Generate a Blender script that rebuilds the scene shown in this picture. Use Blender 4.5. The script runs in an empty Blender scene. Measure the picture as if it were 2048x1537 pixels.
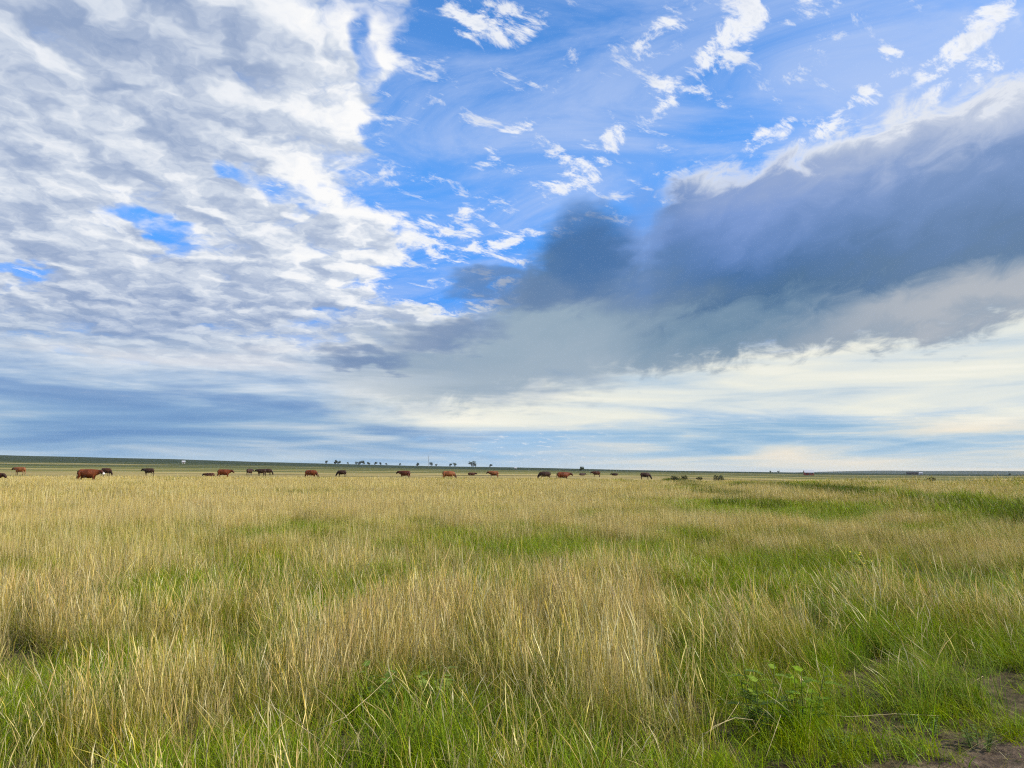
import bpy, bmesh, math, random
import numpy as np
from mathutils import Vector, Matrix, Euler

random.seed(7)
rng = np.random.default_rng(11)
scene = bpy.context.scene
COL = scene.collection
R = math.radians

# ------------------------------------------------------------------ camera
EYE = 1.6
PITCH, ROLL, FPX = 6.82, 0.36, 1479.0            # degrees, degrees, focal length on a 2048 px wide frame
cam_data = bpy.data.cameras.new('camera')
cam = bpy.data.objects.new('camera', cam_data)
COL.objects.link(cam)
cam_data.sensor_width = 36.0
cam_data.lens = FPX / 2048.0 * 36.0
cam_data.clip_start = 0.05
cam_data.clip_end = 60000.0
cam.location = (0, 0, EYE)
CAM_M = (Matrix.Rotation(R(90 + PITCH), 4, 'X') @ Matrix.Rotation(R(ROLL), 4, 'Z'))
cam.rotation_euler = CAM_M.to_euler()
scene.camera = cam


def view_dir(px, py):
    """world direction seen at a point of the 2048 x 1537 photograph (a survey aid for placing things)"""
    v = CAM_M.to_3x3() @ Vector(((px - 1024) / FPX, -(py - 768.5) / FPX, -1.0))
    return v.normalized()


def azel(px, py):
    v = view_dir(px, py)
    return math.degrees(math.atan2(v.x, v.y)), math.degrees(math.asin(v.z))


def lin(r, g, b):
    f = lambda c: (c / 12.92 if c <= 0.04045 else ((c + 0.055) / 1.055) ** 2.4)
    return tuple(f(c / 255.0) for c in (r, g, b))


# ------------------------------------------------------------------ node helpers
class NT:
    """tiny expression layer over a node tree"""
    def __init__(self, tree):
        self.t = tree
        self.dims = '3D'

    def new(self, kind, **kw):
        n = self.t.nodes.new(kind)
        for k, v in kw.items():
            setattr(n, k, v)
        return n

    def put(self, sock, v):
        if isinstance(v, bpy.types.NodeSocket):
            self.t.links.new(v, sock)
        elif v is not None:
            if isinstance(v, (tuple, list)):
                v = tuple(v)
                if sock.type == 'RGBA' and len(v) == 3:
                    v = v + (1.0,)
            sock.default_value = v

    def m(self, op, a, b=None, c=None, clamp=False):
        n = self.new('ShaderNodeMath', operation=op, use_clamp=clamp)
        self.put(n.inputs[0], a)
        self.put(n.inputs[1], b)
        self.put(n.inputs[2], c)
        return n.outputs[0]

    def add(self, a, b): return self.m('ADD', a, b)
    def sub(self, a, b): return self.m('SUBTRACT', a, b)
    def mul(self, a, b): return self.m('MULTIPLY', a, b)
    def mad(self, a, b, c): return self.m('MULTIPLY_ADD', a, b, c)

    def vm(self, op, a, b=None, s=None):
        n = self.new('ShaderNodeVectorMath', operation=op)
        self.put(n.inputs[0], a)
        self.put(n.inputs[1], b)
        if s is not None:
            self.put(n.inputs['Scale'], s)
        return n.outputs['Value'] if op in ('LENGTH', 'DOT_PRODUCT', 'DISTANCE') else n.outputs[0]

    def xyz(self, x, y, z=0.0):
        n = self.new('ShaderNodeCombineXYZ')
        for s, v in zip(n.inputs, (x, y, z)):
            self.put(s, v)
        return n.outputs[0]

    def sep(self, v):
        n = self.new('ShaderNodeSeparateXYZ')
        self.put(n.inputs[0], v)
        return n.outputs

    def step(self, x, a, b, lo=0.0, hi=1.0, kind='SMOOTHSTEP'):
        n = self.new('ShaderNodeMapRange', interpolation_type=kind)
        for s, v in zip(n.inputs[:5], (x, a, b, lo, hi)):
            self.put(s, v)
        return n.outputs[0]

    def noise(self, vec, scale, detail=4.0, rough=0.5, lac=2.0, dist=0.0, color=False, w=None):
        n = self.new('ShaderNodeTexNoise', noise_dimensions=self.dims if w is None else '4D')
        self.put(n.inputs['Vector'], vec)
        if w is not None:
            self.put(n.inputs['W'], w)
        self.put(n.inputs['Scale'], scale)
        self.put(n.inputs['Detail'], detail)
        self.put(n.inputs['Roughness'], rough)
        self.put(n.inputs['Lacunarity'], lac)
        self.put(n.inputs['Distortion'], dist)
        return n.outputs['Color' if color else 'Fac']

    def cells(self, vec, scale):
        n = self.new('ShaderNodeTexVoronoi', voronoi_dimensions='2D', feature='F1')
        self.put(n.inputs['Vector'], vec)
        n.inputs['Scale'].default_value = scale
        return n.outputs['Distance']

    def ramp(self, fac, stops, interp='LINEAR'):
        n = self.new('ShaderNodeValToRGB')
        cr = n.color_ramp
        cr.interpolation = interp
        stops = sorted(stops, key=lambda s: s[0])
        while len(cr.elements) < len(stops):
            cr.elements.new(0.5)
        for e, (p, c) in zip(cr.elements, stops):
            e.position = min(max(p, 0.0), 1.0)
            e.color = tuple(c) + (1.0,) if isinstance(c, (tuple, list)) else (c, c, c, 1.0)
        self.put(n.inputs[0], fac)
        return n.outputs[0]

    def mix(self, fac, a, b, blend='MIX'):
        n = self.new('ShaderNodeMix', data_type='RGBA', blend_type=blend)
        self.put(n.inputs[0], fac)
        self.put(n.inputs[6], a)
        self.put(n.inputs[7], b)
        return n.outputs[2]

    def mapping(self, vec, loc=(0, 0, 0), rot=0.0, scale=(1, 1, 1)):
        """turned and stretched flat coordinates"""
        c, s = math.cos(rot), math.sin(rot)
        d = self.vm('SUBTRACT', vec, loc)
        return self.xyz(self.vm('DOT_PRODUCT', d, (c / scale[0], s / scale[0], 0)), self.vm('DOT_PRODUCT', d, (-s / scale[1], c / scale[1], 0)))

# ------------------------------------------------------------------ sun and sky
SUN_AZ, SUN_EL = 104.0, 31.0            # clockwise from the viewing direction, above the horizon
sun_data = bpy.data.lights.new('sun', 'SUN')
sun_data.energy = 5.0
sun_data.angle = R(0.6)
sun_data.color = (1.0, 0.92, 0.79)
sun = bpy.data.objects.new('sun', sun_data)
COL.objects.link(sun)
sun_vec = Vector((math.sin(R(SUN_AZ)) * math.cos(R(SUN_EL)), math.cos(R(SUN_AZ)) * math.cos(R(SUN_EL)), math.sin(R(SUN_EL))))
sun.rotation_euler = sun_vec.to_track_quat('Z', 'Y').to_euler()
sun.location = sun_vec * 50

scene.view_settings.view_transform = 'Standard'
scene.view_settings.look = 'None'
scene.view_settings.exposure = 0.22
scene.view_settings.gamma = 1.0
scene.view_settings.use_curve_mapping = False
scene.cycles.use_denoising = False
scene.cycles.pixel_filter_type = 'BLACKMAN_HARRIS'
scene.cycles.filter_width = 1.2
scene.cycles.max_bounces = 6
scene.cycles.diffuse_bounces = 1
scene.cycles.adaptive_threshold = 0.03
scene.cycles.adaptive_min_samples = 40
scene.cycles.glossy_bounces = 1
scene.cycles.transmission_bounces = 3
scene.cycles.transparent_max_bounces = 4
scene.cycles.volume_bounces = 0
scene.cycles.sample_clamp_indirect = 4.0

world = bpy.data.worlds.new('World')
scene.world = world
world.use_nodes = True
SKY_STRENGTH = 0.15
SKY_GAIN = 2 ** -scene.view_settings.exposure      # the sky keeps its own brightness at this exposure
world.cycles.sampling_method = 'NONE'


def build_sky():
    t = world.node_tree
    t.nodes.clear()
    N = NT(t)
    N.dims = '2D'
    out = N.new('ShaderNodeOutputWorld')
    bg = N.new('ShaderNodeBackground')
    bg.inputs['Strength'].default_value = SKY_STRENGTH
    t.links.new(bg.outputs[0], out.inputs[0])
    D = N.vm('NORMALIZE', N.new('ShaderNodeTexCoord').outputs['Generated'])
    X, Y, Z = N.sep(D)
    zc = N.m('MAXIMUM', Z, 0.0)
    az = N.mul(N.m('ARCTAN2', X, Y), 180 / math.pi)
    el = N.mul(N.m('ARCSINE', Z), 180 / math.pi)
    UV = N.xyz(az, el)
    # cloud-deck coordinates: a level sheet overhead, seen in perspective
    k = N.m('DIVIDE', 1.0, N.add(zc, 0.17))
    P = N.xyz(N.mul(X, k), N.mul(Y, k))
    C = lambda r, g, b: tuple(c * SKY_GAIN / SKY_STRENGTH for c in lin(r, g, b))

    sky = N.new('ShaderNodeTexSky', sky_type='NISHITA')
    sky.sun_disc = False
    sky.sun_elevation = R(SUN_EL)
    sky.sun_rotation = R(SUN_AZ)
    sky.altitude = 1200
    sky.air_density = 1.0
    sky.dust_density = 0.3
    sky.ozone_density = 3.0
    col = N.mix(1.0, sky.outputs[0], (0.78 * SKY_GAIN, 1.42 * SKY_GAIN, 1.90 * SKY_GAIN), 'MULTIPLY')

    col = N.mix(N.step(el, 26.0, 12.0, 0.0, 0.75), col, C(66, 142, 236))

    # ---- shared turbulence
    warp = N.vm('SUBTRACT', N.noise(P, 1.7, 5, 0.6, color=True), (0.5, 0.5, 0.5))
    UVw = N.vm('ADD', UV, N.vm('MULTIPLY', warp, (13.0, 7.0, 0.0)))
    UVs = N.vm('ADD', UV, N.vm('MULTIPLY', N.vm('SUBTRACT', N.noise(P, 4.6, 3, 0.6, color=True), (0.5, 0.5, 0.5)), (5.0, 4.0, 0.0)))
    fine = N.noise(P, 8.0, 6, 0.62, dist=0.3)
    mid = N.noise(P, 4.0, 6, 0.55, dist=0.2)

    def az_curve(pts, f=lambda a, e: e, lo=-60.0, hi=60.0, vmax=60.0):
        """value as a function of azimuth through surveyed points"""
        st = []
        for px, py in pts:
            a, e = azel(px, py)
            st.append(((a - lo) / (hi - lo), e / vmax))
        return N.mul(N.ramp(N.step(az, lo, hi, kind='LINEAR'), st, 'EASE'), vmax)

    def el_curve(pts, lo=-2.0, hi=50.0):
        st = []
        for px, py in pts:
            a, e = azel(px, py)
            st.append(((e - lo) / (hi - lo), (a + 90) / 180))
        return N.mad(N.ramp(N.step(el, lo, hi, kind='LINEAR'), st, 'EASE'), 180.0, -90.0)

    def blob(vec, px, py, rx, ry, rot=0.0, inner=0.2):
        a, e = azel(px, py)
        s = 1 / 25.8                        # photograph pixels to degrees
        c, sn = math.cos(R(rot)), math.sin(R(rot))
        d = N.vm('SUBTRACT', vec, (a, e, 0))
        u = N.vm('DOT_PRODUCT', d, (c / (rx * s), sn / (rx * s), 0))
        w = N.vm('DOT_PRODUCT', d, (-sn / (ry * s), c / (ry * s), 0))
        return N.step(N.mad(u, u, N.mul(w, w)), 1.0, inner * inner)

    def union(items):
        acc = None
        for i in items:
            acc = i if acc is None else N.m('MAXIMUM', acc, i)
        return acc

    # ---- 1. thin high veil over the blue
    streak = N.noise(N.mapping(P, (0, 0, 0), R(-20), (1.7, 0.9, 1)), 3.6, 7, 0.64, dist=0.5)
    veil = N.mul(N.step(streak, 0.34, 0.70), 0.50)
    veil = N.m('ADD', veil, N.mul(blob(UVw, 1850, 60, 420, 260), 0.26))
    veil = N.m('ADD', veil, N.mul(blob(UVw, 1150, 300, 260, 130), 0.16), clamp=True)
    col = N.mix(veil, col, C(186, 206, 244))

    # ---- 2. horizon air: pale blue low down
    haze = N.step(el, 12.0, -1.0)
    col = N.mix(N.mul(haze, 0.92), col, C(138, 184, 222))

    # ---- 3. scattered white puffs in the blue part
    tuft = lambda px, py, rx, ry, rot=0.0: blob(UVs, px, py, rx * 0.8, ry * 0.8, rot)
    puffs = union([
        tuft(1500, 40, 190, 60, 42), tuft(1420, 100, 190, 44, 42), tuft(1340, 70, 120, 60, 35),
        tuft(1345, 170, 130, 44, 40), tuft(1390, 165, 60, 40, 0), tuft(1900, 110, 130, 34, 24),
        tuft(1775, 128, 60, 42, 15), tuft(1728, 205, 54, 34, 20), tuft(1925, 160, 110, 34, 20),
        tuft(1165, 330, 100, 90, 30), tuft(1130, 372, 140, 44, 10), tuft(1010, 280, 120, 36, 30),
        tuft(965, 420, 60, 44, 0), tuft(1040, 45, 110, 60, 20), tuft(945, 30, 80, 80, 0),
        tuft(1530, 280, 80, 40, 25), tuft(1640, 262, 90, 28, 25), tuft(985, 490, 170, 60, 8),
        tuft(865, 465, 110, 54, 6), tuft(890, 516, 80, 44, -10), tuft(1240, 255, 70, 40, 10),
        tuft(1620, 20, 110, 40, 20), tuft(1990, 15, 80, 34, 10), tuft(850, 430, 70, 36, 0), tuft(900, 622, 190, 30, 4), tuft(1020, 596, 110, 34, 6)])
    pfib = N.noise(N.mapping(P, (0, 0, 0), R(38), (1.5, 0.85, 1)), 12.0, 6, 0.68, dist=0.25)
    pd = N.add(N.mul(puffs, 0.40), N.mul(N.sub(pfib, 0.5), 2.7))
    pa = N.step(pd, 0.18, 0.74)
    pcol = N.mix(N.step(pfib, 0.5, 0.78), C(255, 255, 255), C(222, 229, 242))
    col = N.mix(N.mul(pa, 0.96), col, pcol)

    # ---- 4. the broken altocumulus field filling the left
    edge = el_curve([(905, 0), (892, 60), (890, 130), (815, 200), (780, 285), (775, 390), (870, 440), (900, 500),
                     (840, 545), (770, 575), (860, 605), (980, 640), (960, 700), (920, 760), (900, 830), (880, 900)])
    lay = N.mapping(P, (0, 0, 0), R(30), (1.0, 0.88, 1))
    lay = N.vm('ADD', lay, N.vm('MULTIPLY', N.vm('SUBTRACT', N.noise(P, 9.0, 3, 0.6, color=True), (0.5, 0.5, 0.5)), (0.14, 0.14, 0.0)))
    def deck(v):
        a = N.noise(v, 2.1, 2, 0.5)
        b = N.noise(v, 7.5, 6, 0.56)
        c = N.cells(v, 5.6)
        return N.sub(N.add(N.mad(a, 0.85, 0.30), N.mul(b, 0.85)), N.mul(c, 0.38))
    d0 = deck(lay)
    d1 = deck(N.vm('ADD', lay, (0.028, -0.050, 0)))
    inside = N.add(N.sub(edge, az), N.mul(N.sub(fine, 0.5), 9.0))
    cover = N.step(inside, -2.0, 5.0, -0.62, 0.36)
    holes = union([blob(UVs, 310, 450, 120, 40, -28), blob(UVs, 730, 95, 40, 60, 0), blob(UVs, 560, 375, 110, 40, -20),
                   blob(UVs, 20, 530, 80, 22, 0), blob(UVs, 480, 350, 80, 24, -20)])
    thick = union([blob(UVs, 230, 90, 520, 230, -12, 0.0), blob(UVs, 470, 130, 190, 120, 0, 0.0)])
    dens = N.add(N.add(d0, cover), N.sub(N.mul(thick, 0.16), N.mul(holes, 0.46)))
    a4 = N.mul(N.step(dens, 0.76, 1.26), N.step(el, 3.0, 9.0))
    lit = N.step(N.sub(d0, d1), -0.36, 0.36)
    shade = N.add(0.42, N.mul(N.sub(0.5, lit), 0.85))
    shade = N.add(shade, N.mul(thick, 0.13))
    shade = N.add(shade, N.step(dens, 1.1, 1.8, 0.0, 0.20))
    shade = N.sub(shade, N.step(inside, 15.0, 0.0, 0.0, 0.30))
    shade = N.m('ADD', shade, N.step(el, 19.0, 7.0, 0.0, 0.26), clamp=True)
    c4 = N.ramp(shade, [(0.0, C(252, 252, 252)), (0.2, C(240, 243, 248)), (0.42, C(210, 219, 233)), (0.70, C(178, 192, 216)), (1.0, C(146, 166, 200))])
    col = N.mix(a4, col, c4)

    # ---- 5. layered streaks low over the horizon, on the left
    SP = N.xyz(N.mul(az, 0.035), N.mul(N.m('POWER', N.m('MAXIMUM', el, 0.01), 0.8), 0.62))
    st = N.noise(SP, 1.1, 5, 0.55, dist=0.5)
    st2 = N.noise(N.vm('ADD', SP, (3.1, 7.7, 0)), 2.6, 5, 0.55, dist=0.4)
    sv = N.add(N.mul(st, 0.7), N.mul(st2, 0.3))
    lowmask = N.mul(N.step(el, 12.0, 5.0), N.step(el, -2.0, 0.6))
    leftmask = N.step(N.add(az, N.mul(N.sub(mid, 0.5), 14.0)), 2.0, -12.0)
    c5 = N.ramp(N.add(sv, N.step(el, 4.5, 9.0, 0.0, 0.09)), [(0.30, C(104, 138, 186)), (0.44, C(132, 162, 202)), (0.52, C(170, 192, 216)), (0.60, C(214, 224, 232)), (0.70, C(240, 240, 238))])
    col = N.mix(N.mul(N.mul(lowmask, leftmask), 0.86), col, c5)
    calm = N.mul(N.step(el, 6.2, 3.2), leftmask)
    c5b = N.ramp(sv, [(0.36, C(108, 150, 198)), (0.5, C(134, 172, 208)), (0.64, C(180, 198, 214))])
    col = N.mix(N.mul(calm, 0.72), col, c5b)

    # ---- 6. bright cream band below the dark bank
    btop = az_curve([(560, 800), (700, 790), (900, 790), (1100, 745), (1500, 730), (1800, 690), (2048, 640)])
    bbot = az_curve([(560, 850), (700, 856), (1000, 880), (1400, 876), (1800, 868), (2048, 866)])
    ragged = N.mul(N.sub(sv, 0.5), 6.5)
    e6 = N.add(el, ragged)
    band = N.mul(N.step(N.sub(e6, bbot), -1.6, 2.0), N.step(N.sub(N.add(btop, 2.0), e6), -0.4, 1.4))
    band = N.mul(band, N.step(N.add(az, N.mul(N.sub(mid, 0.5), 10.0)), -17.0, -3.0))
    c6 = N.ramp(sv, [(0.32, C(190, 208, 220)), (0.42, C(224, 230, 226)), (0.52, C(240, 240, 226)), (0.66, C(254, 250, 234))])
    col = N.mix(N.mul(band, 0.95), col, c6)
    # low right: rosy cream and blue-grey layers down to the horizon
    low = N.mul(N.step(N.add(el, N.mul(ragged, 0.4)), 4.4, 3.0), N.step(az, -4.0, 14.0))
    c6b = N.ramp(sv, [(0.34, C(146, 184, 214)), (0.43, C(186, 208, 222)), (0.50, C(222, 224, 216)), (0.60, C(246, 234, 212))])
    col = N.mix(N.mul(low, 0.85), col, c6b)
    rim = N.mul(N.step(el, 1.6, 0.2), 0.55)
    col = N.mix(rim, col, N.mix(N.step(az, -12.0, 16.0), C(176, 204, 224), C(234, 230, 216)))

    fill = blob(UVs, 980, 715, 420, 130, 5, 0.1)
    col = N.mix(N.mul(fill, 0.9), col, N.mix(N.step(sv, 0.42, 0.66), C(136, 160, 186), C(200, 210, 218)))

    # ---- 7. the long dark bank running out to the right
    top = az_curve([(560, 760), (640, 738), (760, 700), (860, 652), (940, 608), (1010, 566), (1075, 490), (1115, 432), (1185, 408), (1250, 440), (1288, 452), (1314, 392),
                    (1345, 352), (1480, 324), (1620, 284), (1760, 230), (1880, 188), (2048, 142)])
    bot = az_curve([(560, 775), (760, 812), (900, 816), (1020, 790), (1120, 758), (1300, 752), (1440, 738), (1560, 714),
                    (1760, 704), (1900, 690), (2048, 645)])
    wisp = N.noise(N.mapping(UV, (0, 0, 0), R(18), (3.0, 1.6, 1)), 1.0, 6, 0.6, dist=0.5)
    broad = N.noise(N.mapping(UV, (3, 1, 0), R(16), (8.0, 3.2, 1)), 1.0, 3, 0.5)
    e7 = N.add(el, N.mul(N.sub(wisp, 0.5), 3.6))
    e7 = N.add(e7, N.mul(N.sub(fine, 0.5), 2.6))
    up = N.sub(top, e7)                    # degrees below the upper edge
    dn = N.sub(e7, bot)                    # degrees above the lower edge
    soft = N.step(az, 9.0, 15.0, 3.2, 1.1)
    a7 = N.mul(N.step(up, -0.5, soft), N.step(dn, -0.5, 1.3))
    a7 = N.mul(a7, N.step(az, -20.0, 3.0, 0.0, 1.0))
    a7 = N.mul(a7, N.step(az, 165.0, 120.0))
    es = N.add(el, N.mul(N.sub(broad, 0.5), 3.4))
    tt = N.m('DIVIDE', N.sub(es, bot), N.m('MAXIMUM', N.sub(top, bot), 2.5))
    tt = N.m('ADD', tt, N.mul(N.sub(wisp, 0.5), 0.20), clamp=True)
    c7 = N.ramp(tt, [(0.0, C(158, 172, 184)), (0.08, C(126, 150, 172)), (0.20, C(114, 144, 170)), (0.27, C(102, 134, 164)), (0.34, C(72, 110, 150)),
                     (0.44, C(74, 114, 164)), (0.58, C(98, 134, 190)), (0.76, C(126, 156, 212)), (0.90, C(146, 168, 212)), (1.0, C(186, 200, 224))])
    right = N.step(az, 14.0, 34.0)
    c7 = N.mix(N.mul(right, 0.38), c7, C(136, 158, 186))
    seam_el = az_curve([(1200, 700), (1500, 690), (1750, 635), (2048, 575)])
    seam = N.mul(N.step(N.m('ABSOLUTE', N.sub(N.add(es, N.mul(N.sub(wisp, 0.5), 3.0)), seam_el)), 2.9, 0.2), N.step(az, 15.0, 32.0))
    c7 = N.mix(N.mul(seam, 0.85), c7, C(186, 190, 196))
    near_end = N.step(N.add(az, N.mul(N.sub(broad, 0.5), 12.0)), 21.0, 1.0)
    c7 = N.mix(near_end, c7, N.ramp(N.step(N.add(es, N.mul(N.sub(wisp, 0.5), 4.0)), 8.0, 22.0, kind='LINEAR'),
               [(0.0, C(160, 178, 194)), (0.25, C(150, 172, 190)), (0.36, C(128, 152, 180)), (0.5, C(96, 130, 170)), (0.7, C(74, 116, 168)), (1.0, C(96, 136, 190))]))
    glow = N.mul(N.mul(N.step(up, 2.0, 0.1), N.step(az, 10.4, 12.0)), N.step(el, 19.0, 21.5))
    glow = N.m('ADD', glow, N.mul(N.mul(N.step(up, 5.2, 0.2), N.step(az, 18.0, 34.0)), 0.8), clamp=True)
    c7 = N.mix(N.mul(glow, 0.78), c7, C(240, 243, 249))
    col = N.mix(a7, col, c7)
    shelf = union([blob(UVs, 1090, 588, 180, 44, 4, 0.1), blob(UVs, 985, 562, 120, 30, 8, 0.1)])
    col = N.mix(N.mul(shelf, 0.75), col, C(100, 130, 170))
    lobe = blob(UVs, 1176, 498, 116, 104, 0, 0.2)
    col = N.mix(N.mul(lobe, 0.80), col, C(72, 114, 166))
    shelf2 = union([blob(UVs, 900, 672, 150, 44, 6, 0.1), blob(UVs, 730, 716, 110, 26, 2, 0.1)])
    col = N.mix(N.mul(shelf2, 0.75), col, C(112, 138, 178))
    clear = blob(UVs, 1278, 452, 62, 90, 0, 0.1)
    col = N.mix(N.mul(clear, 0.5), col, C(126, 162, 222))
    N.put(bg.inputs['Color'], col)


build_sky()

# ------------------------------------------------------------------ helpers for objects
def tag(o, label=None, category=None, group=None, kind=None):
    for k, v in (('label', label), ('category', category), ('group', group), ('kind', kind)):
        if v:
            o[k] = v
    return o


def mesh_from(name, verts, faces, mats=(), smooth=False):
    me = bpy.data.meshes.new(name)
    me.from_pydata([tuple(v) for v in verts], [], [tuple(f) for f in faces])
    for m in mats:
        me.materials.append(m)
    if smooth:
        me.polygons.foreach_set('use_smooth', [True] * len(me.polygons))
    me.update()
    return me


def add_obj(name, data, parent=None, loc=None):
    o = bpy.data.objects.new(name, data)
    COL.objects.link(o)
    if parent is not None:
        o.parent = parent
    if loc is not None:
        o.location = loc
    return o


def material(name):
    m = bpy.data.materials.new(name)
    m.use_nodes = True
    m.node_tree.nodes.clear()
    N = NT(m.node_tree)
    out = N.new('ShaderNodeOutputMaterial')
    return m, N, out


def principled(name, color, rough=0.85, spec=0.2, vary=0.25, scale=3.0):
    m, N, out = material(name)
    b = N.new('ShaderNodeBsdfPrincipled')
    pos = N.new('ShaderNodeTexCoord').outputs['Object']
    n = N.noise(pos, scale, 5, 0.6)
    c = N.mix(N.step(n, 0.3, 0.7), tuple(c * (1 - vary) for c in color), tuple(min(1, c * (1 + vary)) for c in color))
    N.put(b.inputs['Base Color'], c)
    b.inputs['Roughness'].default_value = rough
    b.inputs['Specular IOR Level'].default_value = spec
    m.node_tree.links.new(b.outputs[0], out.inputs[0])
    return m


def sstep(x, a, b):
    t = np.clip((np.asarray(x, float) - a) / (b - a), 0, 1)
    return t * t * (3 - 2 * t)


_perm = rng.random((256, 256))


def vnoise(x, y, seed=0):
    x = np.asarray(x, float) + seed * 17.3
    y = np.asarray(y, float) + seed * 9.1
    xi, yi = np.floor(x).astype(int), np.floor(y).astype(int)
    fx, fy = x - xi, y - yi
    fx, fy = fx * fx * (3 - 2 * fx), fy * fy * (3 - 2 * fy)
    g = lambda i, j: _perm[i & 255, j & 255]
    return (g(xi, yi) * (1 - fx) + g(xi + 1, yi) * fx) * (1 - fy) + (g(xi, yi + 1) * (1 - fx) + g(xi + 1, yi + 1) * fx) * fy


def fbm(x, y, seed=0, octaves=4):
    s, a, t = 0.0, 0.5, 0.0
    for i in range(octaves):
        s = s + a * vnoise(np.asarray(x) * 2 ** i, np.asarray(y) * 2 ** i, seed + i)
        t += a
        a *= 0.5
    return s / t


# ------------------------------------------------------------------ the lie of the land
RIDGE = [(-60, 40), (-34.8, 40.5), (-25, 37), (-19.5, 31), (-9, 23), (-1, 17.5), (9, 12), (18, 8.5), (25, 5.5), (30, 4.5), (36, 4), (60, 4)]
RISE = [(-60, 1.0), (2, 1.0), (8, 0.8), (16, 0.35), (22, 0.0), (60, -0.1)]
_ra, _rh = zip(*RIDGE)
_sa, _sh = zip(*RISE)


def terrain(x, y):
    x, y = np.asarray(x, float), np.asarray(y, float)
    r = np.hypot(x, y)
    az = np.degrees(np.arctan2(x, y))
    front = sstep(np.cos(np.radians(az)), -0.2, 0.4)
    z = np.interp(az, _sa, _sh) * 0.0056 * (np.clip(r, 45, 300) - 45) * front
    t = np.clip((r - 280) / 2300, 0, 1)
    z = z + np.interp(az, _ra, _rh) * t ** 1.35 * front
    z = z + 1.6 * (fbm(x / 420, y / 420, 3) - 0.5) * sstep(r, 300, 1500) * 2.0
    # blue hills far out on the right
    far = sstep(r, 6500, 9000) * sstep(az, 16, 27)
    z = z + far * (26 + 26 * fbm(x / 1500, y / 1500, 5, 3))
    z = z + 0.05 * (fbm(x / 2.3, y / 2.3, 8, 3) - 0.5) * sstep(r, 2, 5)
    return z


def ground_at(px, py, dist=None):
    """ground position under a point of the photograph, or along its bearing at a given distance"""
    v = view_dir(px, py)
    if dist is None:
        dist = 3.0
        for i in range(4000):
            if EYE + v.z / math.hypot(v.x, v.y) * dist <= float(terrain(v.x / math.hypot(v.x, v.y) * dist, v.y / math.hypot(v.x, v.y) * dist)):
                break
            dist *= 1.004
    h = math.hypot(v.x, v.y)
    x, y = v.x / h * dist, v.y / h * dist
    return Vector((x, y, float(terrain(x, y)))), dist


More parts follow.
